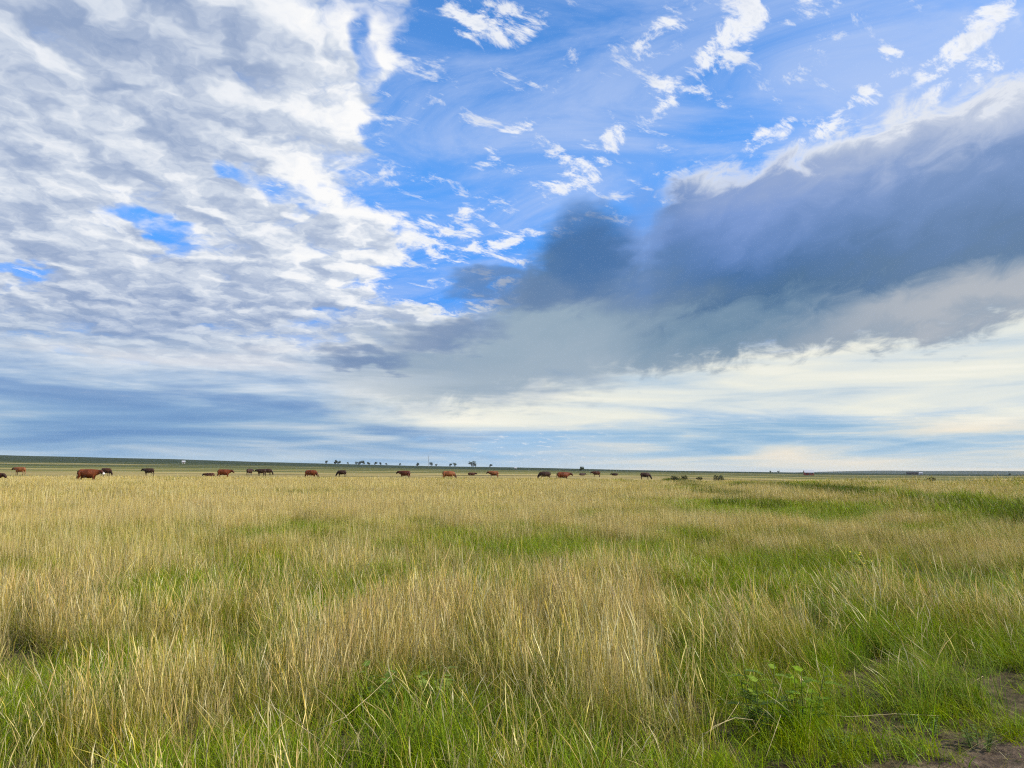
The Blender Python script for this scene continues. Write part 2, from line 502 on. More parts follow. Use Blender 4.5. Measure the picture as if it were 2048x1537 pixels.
def build_ground():
    radii = np.concatenate([[0.0], np.geomspace(0.6, 22000, 190)])
    na = 360
    ang = np.linspace(0, 2 * np.pi, na, endpoint=False)
    rr, aa = np.meshgrid(radii[1:], ang, indexing='ij')
    x, y = rr * np.sin(aa), rr * np.cos(aa)
    z = terrain(x, y)
    v = np.concatenate([[[0, 0, float(terrain(0, 0))]], np.stack([x, y, z], -1).reshape(-1, 3)])
    f = []
    for j in range(na):
        f.append((0, 1 + (j + 1) % na, 1 + j))
    nr = len(radii) - 1
    for i in range(nr - 1):
        a, b = 1 + i * na, 1 + (i + 1) * na
        for j in range(na):
            k = (j + 1) % na
            f.append((a + j, a + k, b + k, b + j))
    me = mesh_from('ground', v, f, smooth=True)
    m, N, out = material('prairie_ground')
    pos = N.new('ShaderNodeNewGeometry').outputs['Position']
    X, Y, Z = N.sep(pos)
    flat = N.xyz(X, Y)
    r = N.vm('LENGTH', flat)
    n_fine = N.noise(flat, 9.0, 7, 0.62)
    n_mid = N.noise(flat, 0.9, 5, 0.6)
    thatch = N.ramp(n_fine, [(0.30, (0.030, 0.022, 0.012)), (0.5, (0.085, 0.066, 0.032)), (0.66, (0.17, 0.135, 0.06)), (0.8, (0.30, 0.25, 0.13))])
    soil = N.ramp(N.add(N.mul(n_fine, 0.6), N.mul(n_mid, 0.4)), [(0.36, (0.045, 0.032, 0.022)), (0.5, (0.13, 0.092, 0.062)), (0.62, (0.25, 0.185, 0.13)), (0.75, (0.36, 0.29, 0.21))])
    # a bare track verge near the camera, on the right
    s = N.add(N.mul(N.sub(X, 1.55), -0.51), N.mul(N.sub(Y, 3.95), 0.86))
    s = N.add(s, N.mul(N.sub(n_mid, 0.5), 1.3))
    near = N.mix(N.step(s, 0.15, -0.35), thatch, soil)
    # farther off the sward closes up and the pasture shows in long fields
    strips = N.noise(N.vm('MULTIPLY', flat, (0.0011, 0.0075, 0)), 1.0, 5, 0.62, dist=0.4)
    patch = N.noise(flat, 0.03, 3, 0.6)
    straw = N.mix(N.step(patch, 0.36, 0.62), (0.24, 0.19, 0.065), (0.40, 0.31, 0.115))
    olive = N.mix(N.step(patch, 0.36, 0.62), (0.050, 0.062, 0.018), (0.095, 0.100, 0.030))
    dark = N.mix(N.step(patch, 0.3, 0.7), (0.018, 0.030, 0.012), (0.034, 0.050, 0.016))
    lr = N.m('LOGARITHM', N.m('MAXIMUM', r, 1.0), 10.0)
    lrn = N.add(lr, N.mul(N.sub(strips, 0.5), 0.55))
    lime = N.mix(N.step(patch, 0.36, 0.62), (0.13, 0.135, 0.032), (0.22, 0.20, 0.055))
    line = lambda c, w: N.step(N.m('ABSOLUTE', N.sub(lrn, c)), w, w * 0.35)
    fields = N.mix(N.step(lrn, 2.36, 2.44), straw, lime)
    fields = N.mix(N.step(lrn, 2.70, 2.80), fields, olive)
    fields = N.mix(N.mul(line(2.56, 0.05), 0.9), fields, straw)
    fields = N.mix(N.mul(line(2.90, 0.05), 0.9), fields, straw)
    fields = N.mix(N.mul(line(2.15, 0.03), 0.9), fields, olive)  # dark line: shadow at the tall grass edge, painted into the ground colour
    fields = N.mix(N.mul(line(2.31, 0.022), 0.9), fields, dark)
    fields = N.mix(N.mul(line(2.48, 0.02), 0.8), fields, dark)
    fields = N.mix(N.mul(line(2.66, 0.03), 0.8), fields, dark)
    fields = N.mix(N.step(lrn, 2.98, 3.10), fields, dark)
    col = N.mix(N.step(r, 40.0, 110.0), near, fields)
    b = N.new('ShaderNodeBsdfPrincipled')
    N.put(b.inputs['Base Color'], col)
    b.inputs['Roughness'].default_value = 0.95
    b.inputs['Specular IOR Level'].default_value = 0.1
    bump = N.new('ShaderNodeBump')
    N.put(bump.inputs['Strength'], N.step(r, 20.0, 80.0, 0.8, 0.0))
    bump.inputs['Distance'].default_value = 0.09
    N.put(bump.inputs['Height'], n_fine)
    m.node_tree.links.new(bump.outputs[0], b.inputs['Normal'])
    m.node_tree.links.new(b.outputs[0], out.inputs[0])
    me.materials.append(m)
    tag(add_obj('ground', me), kind='structure')


build_ground()

# ------------------------------------------------------------------ grass: leaf-blade tufts scattered over the ground
PROTO = bpy.data.collections.new('grass_tufts')         # not linked to the scene: only feeds the scatter


def grass_material():
    m, N, out = material('grass_blade')
    at = N.new('ShaderNodeAttribute')
    at.attribute_name = 'tint'
    rnd = N.new('ShaderNodeObjectInfo').outputs['Random']
    hs = N.new('ShaderNodeHueSaturation')
    N.put(hs.inputs['Hue'], N.step(rnd, 0.0, 1.0, 0.488, 0.512, 'LINEAR'))
    N.put(hs.inputs['Saturation'], N.step(N.m('FRACT', N.mul(rnd, 7.3)), 0.0, 1.0, 0.92, 1.12, 'LINEAR'))
    N.put(hs.inputs['Value'], N.step(N.m('FRACT', N.mul(rnd, 13.7)), 0.0, 1.0, 0.82, 1.16, 'LINEAR'))
    N.put(hs.inputs['Color'], at.outputs['Color'])
    b = N.new('ShaderNodeBsdfPrincipled')
    N.put(b.inputs['Base Color'], hs.outputs[0])
    b.inputs['Roughness'].default_value = 0.5
    b.inputs['Specular IOR Level'].default_value = 0.12
    tr = N.new('ShaderNodeBsdfTranslucent')
    N.put(tr.inputs['Color'], hs.outputs[0])
    mx = N.new('ShaderNodeMixShader')
    mx.inputs[0].default_value = 0.30
    m.node_tree.links.new(b.outputs[0], mx.inputs[1])
    m.node_tree.links.new(tr.outputs[0], mx.inputs[2])
    m.node_tree.links.new(mx.outputs[0], out.inputs[0])
    return m


GRASS = grass_material()
STRAW = np.array([[0.64, 0.505, 0.15], [0.75, 0.61, 0.24], [0.51, 0.385, 0.085], [0.64, 0.46, 0.20], [0.86, 0.755, 0.40]])
OLIVE = np.array([[0.30, 0.285, 0.018], [0.40, 0.35, 0.030], [0.21, 0.225, 0.016]])
GREEN = np.array([[0.19, 0.305, 0.008], [0.24, 0.36, 0.010], [0.12, 0.20, 0.012], [0.29, 0.38, 0.016]])
LIME = np.array([[0.33, 0.46, 0.008], [0.41, 0.52, 0.012], [0.25, 0.40, 0.010]])


def blades(n, radius, h, w, lean, bend, pal, base_pal=None, seg=4, seed_head=0.0, clump=1, square=False, g=rng):
    """n ribbons; returns verts, quads, colours"""
    hh = g.uniform(h[0], h[1], n) * g.uniform(0.8, 1.1, n)
    if square:
        bx, by = g.uniform(-radius, radius, n), g.uniform(-radius, radius, n)
    else:
        cc = g.integers(0, clump, n)
        ca, cr = g.uniform(0, 2 * np.pi, clump), radius * np.sqrt(g.uniform(0, 1, clump)) * (0 if clump == 1 else 0.8)
        rad = radius * np.sqrt(g.uniform(0, 1, n)) * (1 if clump == 1 else 0.4)
        a = g.uniform(0, 2 * np.pi, n)
        bx, by = np.cos(a) * rad + (np.cos(ca) * cr)[cc], np.sin(a) * rad + (np.sin(ca) * cr)[cc]
    th = g.uniform(0, 2 * np.pi, n)                       # direction of lean
    ln = np.abs(g.normal(0, lean, n))
    bd = np.abs(g.normal(bend, bend * 0.6, n))
    face = th + np.pi / 2 + g.normal(0, 0.7, n)           # ribbon's width direction
    ww = g.uniform(w[0], w[1], n)
    head = g.random(n) < seed_head
    t = np.linspace(0, 1, seg + 1)
    V = np.zeros((n, seg + 1, 2, 3))
    Cc = np.zeros((n, seg + 1, 2, 4))
    Cc[..., 3] = 1
    tip = pal[g.integers(0, len(pal), n)] * g.uniform(0.48, 1.26, (n, 1))
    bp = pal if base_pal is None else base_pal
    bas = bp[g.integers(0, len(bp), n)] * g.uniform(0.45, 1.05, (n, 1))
    kink = g.normal(0, 0.009, (n, seg + 1, 2)) * hh[:, None, None]
    kink[:, 0] = 0
    for i, ti in enumerate(t):
        off = hh * (ln * ti + bd * ti ** 2.4)
        zz = hh * (ti - 0.45 * np.minimum(bd, 1.4) ** 2 * ti ** 3.0)
        cx = bx + np.cos(th) * off + kink[:, i, 0]
        cy = by + np.sin(th) * off + kink[:, i, 1]
        leafw = ww * (1 - 0.93 * ti ** 1.5)
        stem = ww * 0.55 * (1 - 0.4 * ti)
        stem = np.where(ti > 0.72, ww * (1.9 if ti < 0.95 else 0.3), stem)
        wi = np.where(head, stem, leafw) * 0.5
        dx, dy = np.cos(face) * wi, np.sin(face) * wi
        V[:, i, 0] = np.stack([cx - dx, cy - dy, zz], -1)
        V[:, i, 1] = np.stack([cx + dx, cy + dy, zz], -1)
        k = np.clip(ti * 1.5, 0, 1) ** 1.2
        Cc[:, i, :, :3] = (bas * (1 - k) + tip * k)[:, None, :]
    q = []
    idx = np.arange(n * (seg + 1) * 2).reshape(n, seg + 1, 2)
    for i in range(seg):
        q.append(np.stack([idx[:, i, 0], idx[:, i, 1], idx[:, i + 1, 1], idx[:, i + 1, 0]], -1))
    return V.reshape(-1, 3), np.concatenate(q), Cc.reshape(-1, 4)


def ribbon_mesh(name, parts, mat=None):
    V, Q, K, o = [], [], [], 0
    for v, q, k in parts:
        V.append(v); Q.append(q + o); K.append(k); o += len(v)
    V, Q, K = np.concatenate(V), np.concatenate(Q), np.concatenate(K)
    me = bpy.data.meshes.new(name)
    me.vertices.add(len(V)); me.vertices.foreach_set('co', V.ravel().astype(np.float32))
    me.loops.add(len(Q) * 4); me.loops.foreach_set('vertex_index', Q.ravel().astype(np.int32))
    me.polygons.add(len(Q)); me.polygons.foreach_set('loop_start', (np.arange(len(Q)) * 4).astype(np.int32))
    me.polygons.foreach_set('use_smooth', [True] * len(Q))
    a = me.color_attributes.new('tint', 'FLOAT_COLOR', 'POINT')
    a.data.foreach_set('color', K.ravel().astype(np.float32))
    me.update(calc_edges=True)
    me.materials.append(mat or GRASS)
    return me


PROTO_LIST = []


def proto(name, parts):
    o = bpy.data.objects.new('%03d_%s' % (len(PROTO_LIST), name), ribbon_mesh(name, parts))
    PROTO.objects.link(o)
    PROTO_LIST.append(o)
    return len(PROTO_LIST) - 1


KINDS = {}
# level 0: single tufts close by, level 1..3: ever wider swards with coarser blades
for kind in ('dry', 'mix', 'green', 'lime', 'litter'):
    KINDS[kind] = {}
for i in range(5):
    KINDS['dry'].setdefault(0, []).append(proto('dry_tuft', [
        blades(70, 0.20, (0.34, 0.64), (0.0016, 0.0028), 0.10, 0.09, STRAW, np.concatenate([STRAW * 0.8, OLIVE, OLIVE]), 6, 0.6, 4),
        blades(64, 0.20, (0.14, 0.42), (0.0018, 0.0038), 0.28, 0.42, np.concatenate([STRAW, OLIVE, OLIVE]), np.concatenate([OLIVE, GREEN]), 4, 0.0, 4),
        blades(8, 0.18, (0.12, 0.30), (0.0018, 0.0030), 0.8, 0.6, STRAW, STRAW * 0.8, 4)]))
    KINDS['mix'].setdefault(0, []).append(proto('mixed_tuft', [
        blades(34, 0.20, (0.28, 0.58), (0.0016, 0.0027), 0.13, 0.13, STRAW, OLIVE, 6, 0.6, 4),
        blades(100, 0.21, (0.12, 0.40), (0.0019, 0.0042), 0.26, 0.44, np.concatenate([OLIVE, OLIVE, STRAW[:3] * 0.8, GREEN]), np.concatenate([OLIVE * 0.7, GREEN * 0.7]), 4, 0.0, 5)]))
    KINDS['green'].setdefault(0, []).append(proto('green_tuft', [
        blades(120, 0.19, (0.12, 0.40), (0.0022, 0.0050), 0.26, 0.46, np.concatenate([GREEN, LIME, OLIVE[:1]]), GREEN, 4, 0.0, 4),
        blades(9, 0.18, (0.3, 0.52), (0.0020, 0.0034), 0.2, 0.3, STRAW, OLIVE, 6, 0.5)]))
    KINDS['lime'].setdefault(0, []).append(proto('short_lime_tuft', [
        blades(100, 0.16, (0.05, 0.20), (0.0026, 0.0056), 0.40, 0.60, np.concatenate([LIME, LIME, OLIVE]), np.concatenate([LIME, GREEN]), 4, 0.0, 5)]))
    KINDS['litter'].setdefault(0, []).append(proto('dead_litter', [
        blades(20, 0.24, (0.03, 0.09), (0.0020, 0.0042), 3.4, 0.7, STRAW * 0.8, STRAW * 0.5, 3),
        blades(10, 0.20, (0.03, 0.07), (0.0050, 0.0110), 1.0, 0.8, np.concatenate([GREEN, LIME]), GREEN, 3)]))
for lev, (rad, n, wd) in {1: (0.42, 170, 1.3), 2: (1.1, 210, 3.2), 3: (3.0, 190, 9.0)}.items():
    for i in range(4):
        KINDS['dry'].setdefault(lev, []).append(proto('dry_sward', [
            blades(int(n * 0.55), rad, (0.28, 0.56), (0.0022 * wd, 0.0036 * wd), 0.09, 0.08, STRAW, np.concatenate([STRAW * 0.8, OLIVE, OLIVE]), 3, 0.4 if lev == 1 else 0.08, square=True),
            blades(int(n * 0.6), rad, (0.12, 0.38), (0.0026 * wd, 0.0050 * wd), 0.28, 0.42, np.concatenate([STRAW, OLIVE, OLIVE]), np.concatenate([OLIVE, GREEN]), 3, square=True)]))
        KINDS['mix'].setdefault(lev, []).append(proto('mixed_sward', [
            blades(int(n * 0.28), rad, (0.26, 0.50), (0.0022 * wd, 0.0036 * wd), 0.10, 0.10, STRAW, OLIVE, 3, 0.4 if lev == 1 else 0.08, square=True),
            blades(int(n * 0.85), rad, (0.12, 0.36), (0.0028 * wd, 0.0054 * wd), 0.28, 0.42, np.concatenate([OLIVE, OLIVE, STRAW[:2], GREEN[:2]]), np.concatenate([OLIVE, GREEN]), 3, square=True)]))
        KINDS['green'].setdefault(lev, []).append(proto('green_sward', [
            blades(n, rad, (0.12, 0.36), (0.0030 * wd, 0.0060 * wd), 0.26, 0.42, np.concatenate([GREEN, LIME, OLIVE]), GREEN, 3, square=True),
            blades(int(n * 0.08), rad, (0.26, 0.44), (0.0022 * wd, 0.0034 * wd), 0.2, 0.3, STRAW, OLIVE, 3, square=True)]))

# where the sward is green, where it is tall and bleached: surveyed patches (photograph point, half sizes) turned into ground ellipses
def patches(lst):
    out = []
    for px, py, rx, ry, s in lst:
        p, d = ground_at(px, py)
        out.append((p.x, p.y, rx * d / FPX, ry * d * d / (EYE * FPX), s))
    return out


GREEN_PATCHES = patches([(560, 1078, 46, 20, 0.7), (1170, 1118, 150, 20, 0.95), (1640, 1185, 240, 36, 1.25), (820, 1500, 210, 100, 0.9), (1010, 1480, 120, 60, 0.6),
                         (1560, 1470, 150, 70, 0.8), (40, 1440, 130, 70, 0.6), (1450, 1022, 90, 14, 1.0), (1385, 985, 70, 8, 0.6), (390, 1200, 80, 34, 0.5),
                         (1880, 1370, 240, 70, 1.0), (540, 1530, 170, 60, 0.6), (1300, 1560, 420, 44, 0.7), (1900, 1190, 160, 30, 0.6),
                         (1000, 1320, 120, 50, 0.35), (230, 1350, 150, 50, 0.3)])
DRY_PATCHES = patches([(680, 1380, 130, 46, 0.8), (1230, 1440, 120, 60, 0.8), (1090, 1270, 200, 46, 0.7), (1560, 1330, 110, 36, 0.8), (1900, 1270, 170, 30, 0.7),
                       (110, 1220, 170, 60, 0.6), (400, 1020, 560, 16, 0.6), (1000, 985, 700, 10, 0.5), (1330, 1170, 160, 30, 0.4), (400, 1460, 120, 50, 0.4)])


def field(x, y, pats):
    f = np.zeros(len(x))
    for cx, cy, rx, ry, s in pats:
        q = ((x - cx) / rx) ** 2 + ((y - cy) / ry) ** 2
        f = np.maximum(f, s * np.exp(-q * 1.1))
    return f


def verge(x, y):
    """signed distance from the bare verge's edge, positive on the grass side"""
    return (x - 1.55) * -0.51 + (y - 3.95) * 0.86 + 1.1 * (fbm(x * 0.9, y * 0.9, 21) - 0.5)


# a rank green strip along an old track on the right
TRACK = [ground_at(px, py)[0] for px, py in ((1480, 976), (1560, 982), (1700, 996), (1850, 1013), (1960, 1027), (2048, 1038), (2300, 1076))]


def track_dist(x, y):
    d = np.full(len(x), 1e9)
    for a, b in zip(TRACK[:-1], TRACK[1:]):
        ab = np.array([b.x - a.x, b.y - a.y])
        t = np.clip(((x - a.x) * ab[0] + (y - a.y) * ab[1]) / (ab @ ab), 0, 1)
        d = np.minimum(d, np.hypot(x - a.x - t * ab[0], y - a.y - t * ab[1]))
    return d


def scatter(r0, r1, density, level):
    half = R(47)
    n = int(density * half * (r1 * r1 - r0 * r0))
    r = np.sqrt(rng.uniform(r0 * r0, r1 * r1, n))
    a = rng.uniform(-half, half, n)
    x, y = r * np.sin(a), r * np.cos(a)
    big = fbm(x / 7.0 + 40, y / 7.0, 31, 4)
    small = fbm(x / 1.3, y / 1.3, 37, 3)
    wide = fbm(x / 40.0, y / 26.0, 41, 3)
    g = field(x, y, GREEN_PATCHES)
    d = field(x, y, DRY_PATCHES)
    td = track_dist(x, y)
    g = np.maximum(g, 0.8 * np.exp(-(td / 1.8) ** 2))
    s = g * 1.5 - d * 0.9 + (big - 0.5) * 1.5 + (small - 0.5) * 0.9 + (wide - 0.5) * 1.3 + 0.62 - 0.60 * sstep(r, 5, 24) + 0.20 * sstep(x / np.maximum(y, 1), 0.0, 0.35) * sstep(r, 8, 20)
    clump = fbm(x / (0.45 + 0.010 * r), y / (0.45 + 0.022 * r), 61, 2)
    s = s + (clump - 0.5) * 1.1 + rng.normal(0, 0.12, n)
    kind = np.where(s > 0.42, 2, np.where(s > 0.02, 1, 0))
    scale = rng.uniform(0.82, 1.18, n) * (1 + 0.25 * d - 0.12 * (kind == 2)) * (0.85 + 0.4 * big) * (0.55 + 0.9 * fbm(x / (0.5 + 0.012 * r) + 5, y / (0.5 + 0.02 * r), 67, 2))
    scale = np.where(td < 3.0, scale * 1.25, scale)
    if level == 0:
        v = verge(x, y)
        lime = (v > -0.1) & (v < 1.15 + 0.6 * small) & (x > 1.0) & (rng.random(n) < 0.9 - 0.5 * (v / 1.6))
        kind = np.where(lime, 3, kind)
        bare = v <= -0.1
        kind = np.where(bare, np.where(rng.random(n) < 0.42 * (small > 0.46) + 0.06, 3, 4), kind)
        scale = np.where(bare & (kind == 3), scale * 0.6, scale)
        keep = ~(bare & (rng.random(n) < 0.30))
    else:
        keep = np.ones(n, bool)
    keep &= (rng.random(n) < sstep(fbm(x / (0.4 + 0.008 * r), y / (0.4 + 0.016 * r), 71, 2), 0.30, 0.56) + 0.26 + 0.3 * (level == 0) * (r < 6)) & ((td > 2.4) | (kind == 2))
    short = sstep(r, 104, 130)
    scale = scale * (1 - 0.6 * short)
    names = ['dry', 'mix', 'green', 'lime', 'litter']
    rows = []
    z = terrain(x, y)
    lean_x = -0.03 - 0.24 * sstep(x / np.maximum(y, 1), 0.15, 0.5) + 0.16 * (fbm(x / 3, y / 3, 51, 2) - 0.5)
    lean_y = 0.12 * (fbm(x / 3 + 9, y / 3, 53, 2) - 0.5)
    spin = rng.uniform(0, 2 * np.pi, n)
    for i in np.nonzero(keep)[0]:
        opts = KINDS[names[kind[i]]][level]
        e = (Matrix.Rotation(lean_x[i], 3, 'Y') @ Matrix.Rotation(lean_y[i], 3, 'X') @ Matrix.Rotation(spin[i], 3, 'Z')).to_euler()
        rows.append((x[i], y[i], z[i] - 0.01, e.x, e.y, e.z, scale[i], opts[int(rng.integers(len(opts)))], kind[i]))
    return rows


def scatter_group():
    ng = bpy.data.node_groups.new('scatter_tufts', 'GeometryNodeTree')
    ng.interface.new_socket('Geometry', in_out='INPUT', socket_type='NodeSocketGeometry')
    ng.interface.new_socket('Geometry', in_out='OUTPUT', socket_type='NodeSocketGeometry')
    n = ng.nodes
    gi, go = n.new('NodeGroupInput'), n.new('NodeGroupOutput')
    ci = n.new('GeometryNodeCollectionInfo')
    ci.inputs['Collection'].default_value = PROTO
    ci.inputs['Separate Children'].default_value = True
    ci.inputs['Reset Children'].default_value = True
    ip = n.new('GeometryNodeInstanceOnPoints')
    ip.inputs['Pick Instance'].default_value = True
    def attr(name, kind):
        a = n.new('GeometryNodeInputNamedAttribute')
        a.data_type = kind
        a.inputs['Name'].default_value = name
        return a.outputs['Attribute']
    L = ng.links.new
    L(gi.outputs[0], ip.inputs['Points'])
    L(ci.outputs[0], ip.inputs['Instance'])
    L(attr('pick', 'INT'), ip.inputs['Instance Index'])
    L(attr('turn', 'FLOAT_VECTOR'), ip.inputs['Rotation'])
    L(attr('size', 'FLOAT'), ip.inputs['Scale'])
    L(ip.outputs[0], go.inputs[0])
    return ng


SCATTER = scatter_group()


def grass_object(name, rows, label, category):
    a = np.array(rows)
    me = bpy.data.meshes.new(name)
    me.vertices.add(len(a))
    me.vertices.foreach_set('co', a[:, :3].ravel().astype(np.float32))
    for nm, kind, col, key in (('turn', 'FLOAT_VECTOR', a[:, 3:6], 'vector'), ('size', 'FLOAT', a[:, 6], 'value'), ('pick', 'INT', a[:, 7], 'value')):
        at = me.attributes.new(nm, kind, 'POINT')
        at.data.foreach_set(key, col.ravel().astype(np.int32 if kind == 'INT' else np.float32))
    o = add_obj(name, me)
    md = o.modifiers.new('scatter', 'NODES')
    md.node_group = SCATTER
    return tag(o, label, category, kind='stuff')


ROWS = scatter(3.3, 11.0, 34.0, 0) + scatter(10.5, 32.0, 9.0, 1) + scatter(30.0, 95.0, 2.2, 2) + scatter(90.0, 135.0, 0.34, 3)


def track_rows():
    """rank dark grass standing along the old track"""
    pick = []
    for i in range(3):
        pick.append(proto('rank_green', [
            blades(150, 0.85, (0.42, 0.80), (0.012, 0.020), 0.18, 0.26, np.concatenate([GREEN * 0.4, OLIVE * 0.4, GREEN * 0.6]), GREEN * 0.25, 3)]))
    rows = []
    faint = [ground_at(px, py)[0] for px, py in ((1345, 962), (1385, 974), (1430, 990), (1490, 1008), (1540, 1026))]
    legs = [(a, b, 8.0, 1.0) for a, b in zip(TRACK[:-1], TRACK[1:])] + [(a, b, 2.2, 0.75) for a, b in zip(faint[:-1], faint[1:])]
    for a, b, dens, tall in legs:
        L = (b - a).length
        side = Vector((-(b - a).y, (b - a).x, 0)).normalized()
        for k in range(int(L * dens)):
            p = a.lerp(b, float(rng.random())) + side * float(rng.normal(0, 0.9))
            sz = tall * float(rng.uniform(0.7, 1.15)) * (0.55 + 0.9 * float(vnoise(p.x / 3.0, p.y / 3.0, 77)))
            rows.append((p.x, p.y, float(terrain(p.x, p.y)), 0, 0, float(rng.uniform(0, 6.28)), sz, pick[int(rng.integers(3))], 5))
    return rows


ROWS += track_rows()
for kset, nm, lab in (((0,), 'dry_grass', 'tall bleached straw-coloured grass with seed heads covering the prairie'),
                      ((1,), 'mixed_grass', 'half-green half-dry grass growing among the straw-coloured stems'),
                      ((2,), 'green_grass', 'fresh green grass growing in patches and along the old track'),
                      ((3,), 'lime_grass', 'short bright lime-green grass by the bare verge at lower right'),
                      ((5,), 'track_grass', 'rank dark green grass standing in a strip along the old track at right'),
                      ((4,), 'dead_litter', 'scattered dead straw and tiny weeds on the bare soil at lower right')):
    rows = [r for r in ROWS if r[8] in kset]
    if rows:
        grass_object(nm, rows, lab, 'grass')
print('grass instances', len(ROWS))

# ------------------------------------------------------------------ cattle
def ring(c, r, ax, n=10):
    """closed ring of points: centre, (width, height) radii, axis direction in the x-z plane"""
    ax = Vector(ax).normalized()
    side = Vector((0, 1, 0))
    up = side.cross(ax) * -1
    return [Vector(c) + side * (math.cos(2 * math.pi * k / n) * r[0]) + up * (math.sin(2 * math.pi * k / n) * r[1]) for k in range(n)]


def tube(bm, stations, n=10):
    """skin a list of (centre, (half width, half height)) into a closed tube"""
    rings = []
    for i, (c, r) in enumerate(stations):
        a = Vector(stations[max(i - 1, 0)][0])
        b = Vector(stations[min(i + 1, len(stations) - 1)][0])
        d = b - a
        if abs(d.y) > 0.9 * d.length:
            d = Vector((0.01, 0, 1))
        rings.append([bm.verts.new(p) for p in ring(c, r, d, n)])
    for a, b in zip(rings[:-1], rings[1:]):
        for k in range(n):
            bm.faces.new((a[k], a[(k + 1) % n], b[(k + 1) % n], b[k]))
    bm.faces.new(rings[0][::-1])
    bm.faces.new(rings[-1])


def cow_mesh(name, pose, detail=0.035):
    bm = bmesh.new()
    lift = -0.62 if pose == 'lie' else 0.0
    # trunk: rump at -x, brisket at +x, withers about 1.35 m
    trunk = [((-0.86, 0, 1.10), (0.14, 0.20)), ((-0.78, 0, 1.06), (0.25, 0.30)), ((-0.55, 0, 1.03), (0.31, 0.34)), ((-0.25, 0, 0.96), (0.36, 0.42)),
             ((0.08, 0, 0.93), (0.38, 0.45)), ((0.40, 0, 0.95), (0.34, 0.44)), ((0.62, 0, 1.02), (0.26, 0.33)), ((0.78, 0, 1.08), (0.17, 0.24))]
    tube(bm, [((c[0], c[1], c[2] + lift), r) for c, r in trunk], 14)
    if pose == 'graze':
        neck = [((0.58, 0, 1.06), (0.23, 0.33)), ((0.84, 0, 0.90), (0.19, 0.26)), ((1.02, 0, 0.67), (0.15, 0.20)), ((1.12, 0, 0.50), (0.13, 0.16))]
        head = [((1.06, 0, 0.55), (0.09, 0.10)), ((1.16, 0, 0.44), (0.155, 0.16)), ((1.20, 0, 0.31), (0.135, 0.14)), ((1.23, 0, 0.17), (0.11, 0.11)), ((1.25, 0, 0.08), (0.095, 0.09))]
        poll, hd = Vector((1.10, 0, 0.56)), Vector((0.25, 0, -0.95))
    else:
        neck = [((0.54, 0, 1.03), (0.24, 0.35)), ((0.80, 0, 1.06), (0.20, 0.28)), ((1.02, 0, 1.11), (0.155, 0.22)), ((1.14, 0, 1.13), (0.13, 0.17))]
        head = [((1.06, 0, 1.18), (0.11, 0.13)), ((1.19, 0, 1.14), (0.16, 0.175)), ((1.30, 0, 1.04), (0.14, 0.15)), ((1.41, 0, 0.93), (0.115, 0.12)), ((1.48, 0, 0.86), (0.10, 0.095))]
        poll, hd = Vector((1.12, 0, 1.25)), Vector((0.75, 0, -0.64))
    tube(bm, [((c[0], c[1], c[2] + lift), r) for c, r in neck], 12)
    tube(bm, [((c[0], c[1], c[2] + lift), r) for c, r in head], 10)
    poll = poll + Vector((0, 0, lift))
    for s in (-1, 1):                                     # ears
        e0 = poll + Vector((0.0, s * 0.09, -0.03))
        tube(bm, [(e0, (0.03, 0.03)), (e0 + Vector((-0.03, s * 0.10, 0.0)), (0.05, 0.045)), (e0 + Vector((-0.05, s * 0.20, -0.02)), (0.025, 0.025))], 6)
    if pose != 'lie':
        for s in (-1, 1):
            # fore leg: forearm, knee, cannon, hoof
            tube(bm, [((0.52, s * 0.17, 0.92), (0.12, 0.15)), ((0.54, s * 0.18, 0.66), (0.085, 0.10)), ((0.55, s * 0.18, 0.44), (0.06, 0.065)),
                      ((0.54, s * 0.18, 0.22), (0.045, 0.05)), ((0.55, s * 0.18, 0.08), (0.055, 0.06)), ((0.57, s * 0.18, 0.0), (0.065, 0.075))], 8)
            # hind leg: thigh, stifle forward, hock back, near-vertical shank
            off = 0.07 * s
            tube(bm, [((-0.62 + off, s * 0.18, 1.02), (0.15, 0.22)), ((-0.60 + off, s * 0.19, 0.74), (0.12, 0.16)), ((-0.70 + off, s * 0.19, 0.52), (0.07, 0.085)),
                      ((-0.74 + off, s * 0.18, 0.40), (0.055, 0.065)), ((-0.70 + off, s * 0.18, 0.18), (0.045, 0.05)), ((-0.69 + off, s * 0.18, 0.07), (0.055, 0.06)),
                      ((-0.67 + off, s * 0.18, 0.0), (0.065, 0.075))], 8)
        tube(bm, [((-0.30, 0, 0.66), (0.14, 0.10)), ((-0.42, 0, 0.60), (0.13, 0.12)), ((-0.54, 0, 0.66), (0.08, 0.08))], 8)
    else:
        for s in (-1, 1):
            tube(bm, [((0.50, s * 0.24, 0.22), (0.11, 0.12)), ((0.70, s * 0.26, 0.12), (0.08, 0.08)), ((0.84, s * 0.24, 0.08), (0.06, 0.06)), ((0.62, s * 0.26, 0.05), (0.05, 0.05))], 8)
            tube(bm, [((-0.55, s * 0.28, 0.28), (0.16, 0.20)), ((-0.30, s * 0.36, 0.16), (0.10, 0.12)), ((-0.52, s * 0.38, 0.07), (0.06, 0.06))], 8)
    bmesh.ops.recalc_face_normals(bm, faces=bm.faces)
    me = bpy.data.meshes.new(name + '_raw')
    bm.to_mesh(me)
    bm.free()
    o = bpy.data.objects.new(name + '_raw', me)
    COL.objects.link(o)
    md = o.modifiers.new('fuse', 'REMESH')
    md.mode = 'VOXEL'
    md.voxel_size = detail
    sm = o.modifiers.new('soften', 'SMOOTH')
    sm.factor = 0.5
    sm.iterations = 3
    dg = bpy.context.evaluated_depsgraph_get()
    out = bpy.data.meshes.new_from_object(o.evaluated_get(dg))
    out.name = name
    bpy.data.objects.remove(o)
    bpy.data.meshes.remove(me)
    n = len(out.vertices)
    co = np.zeros(n * 3)
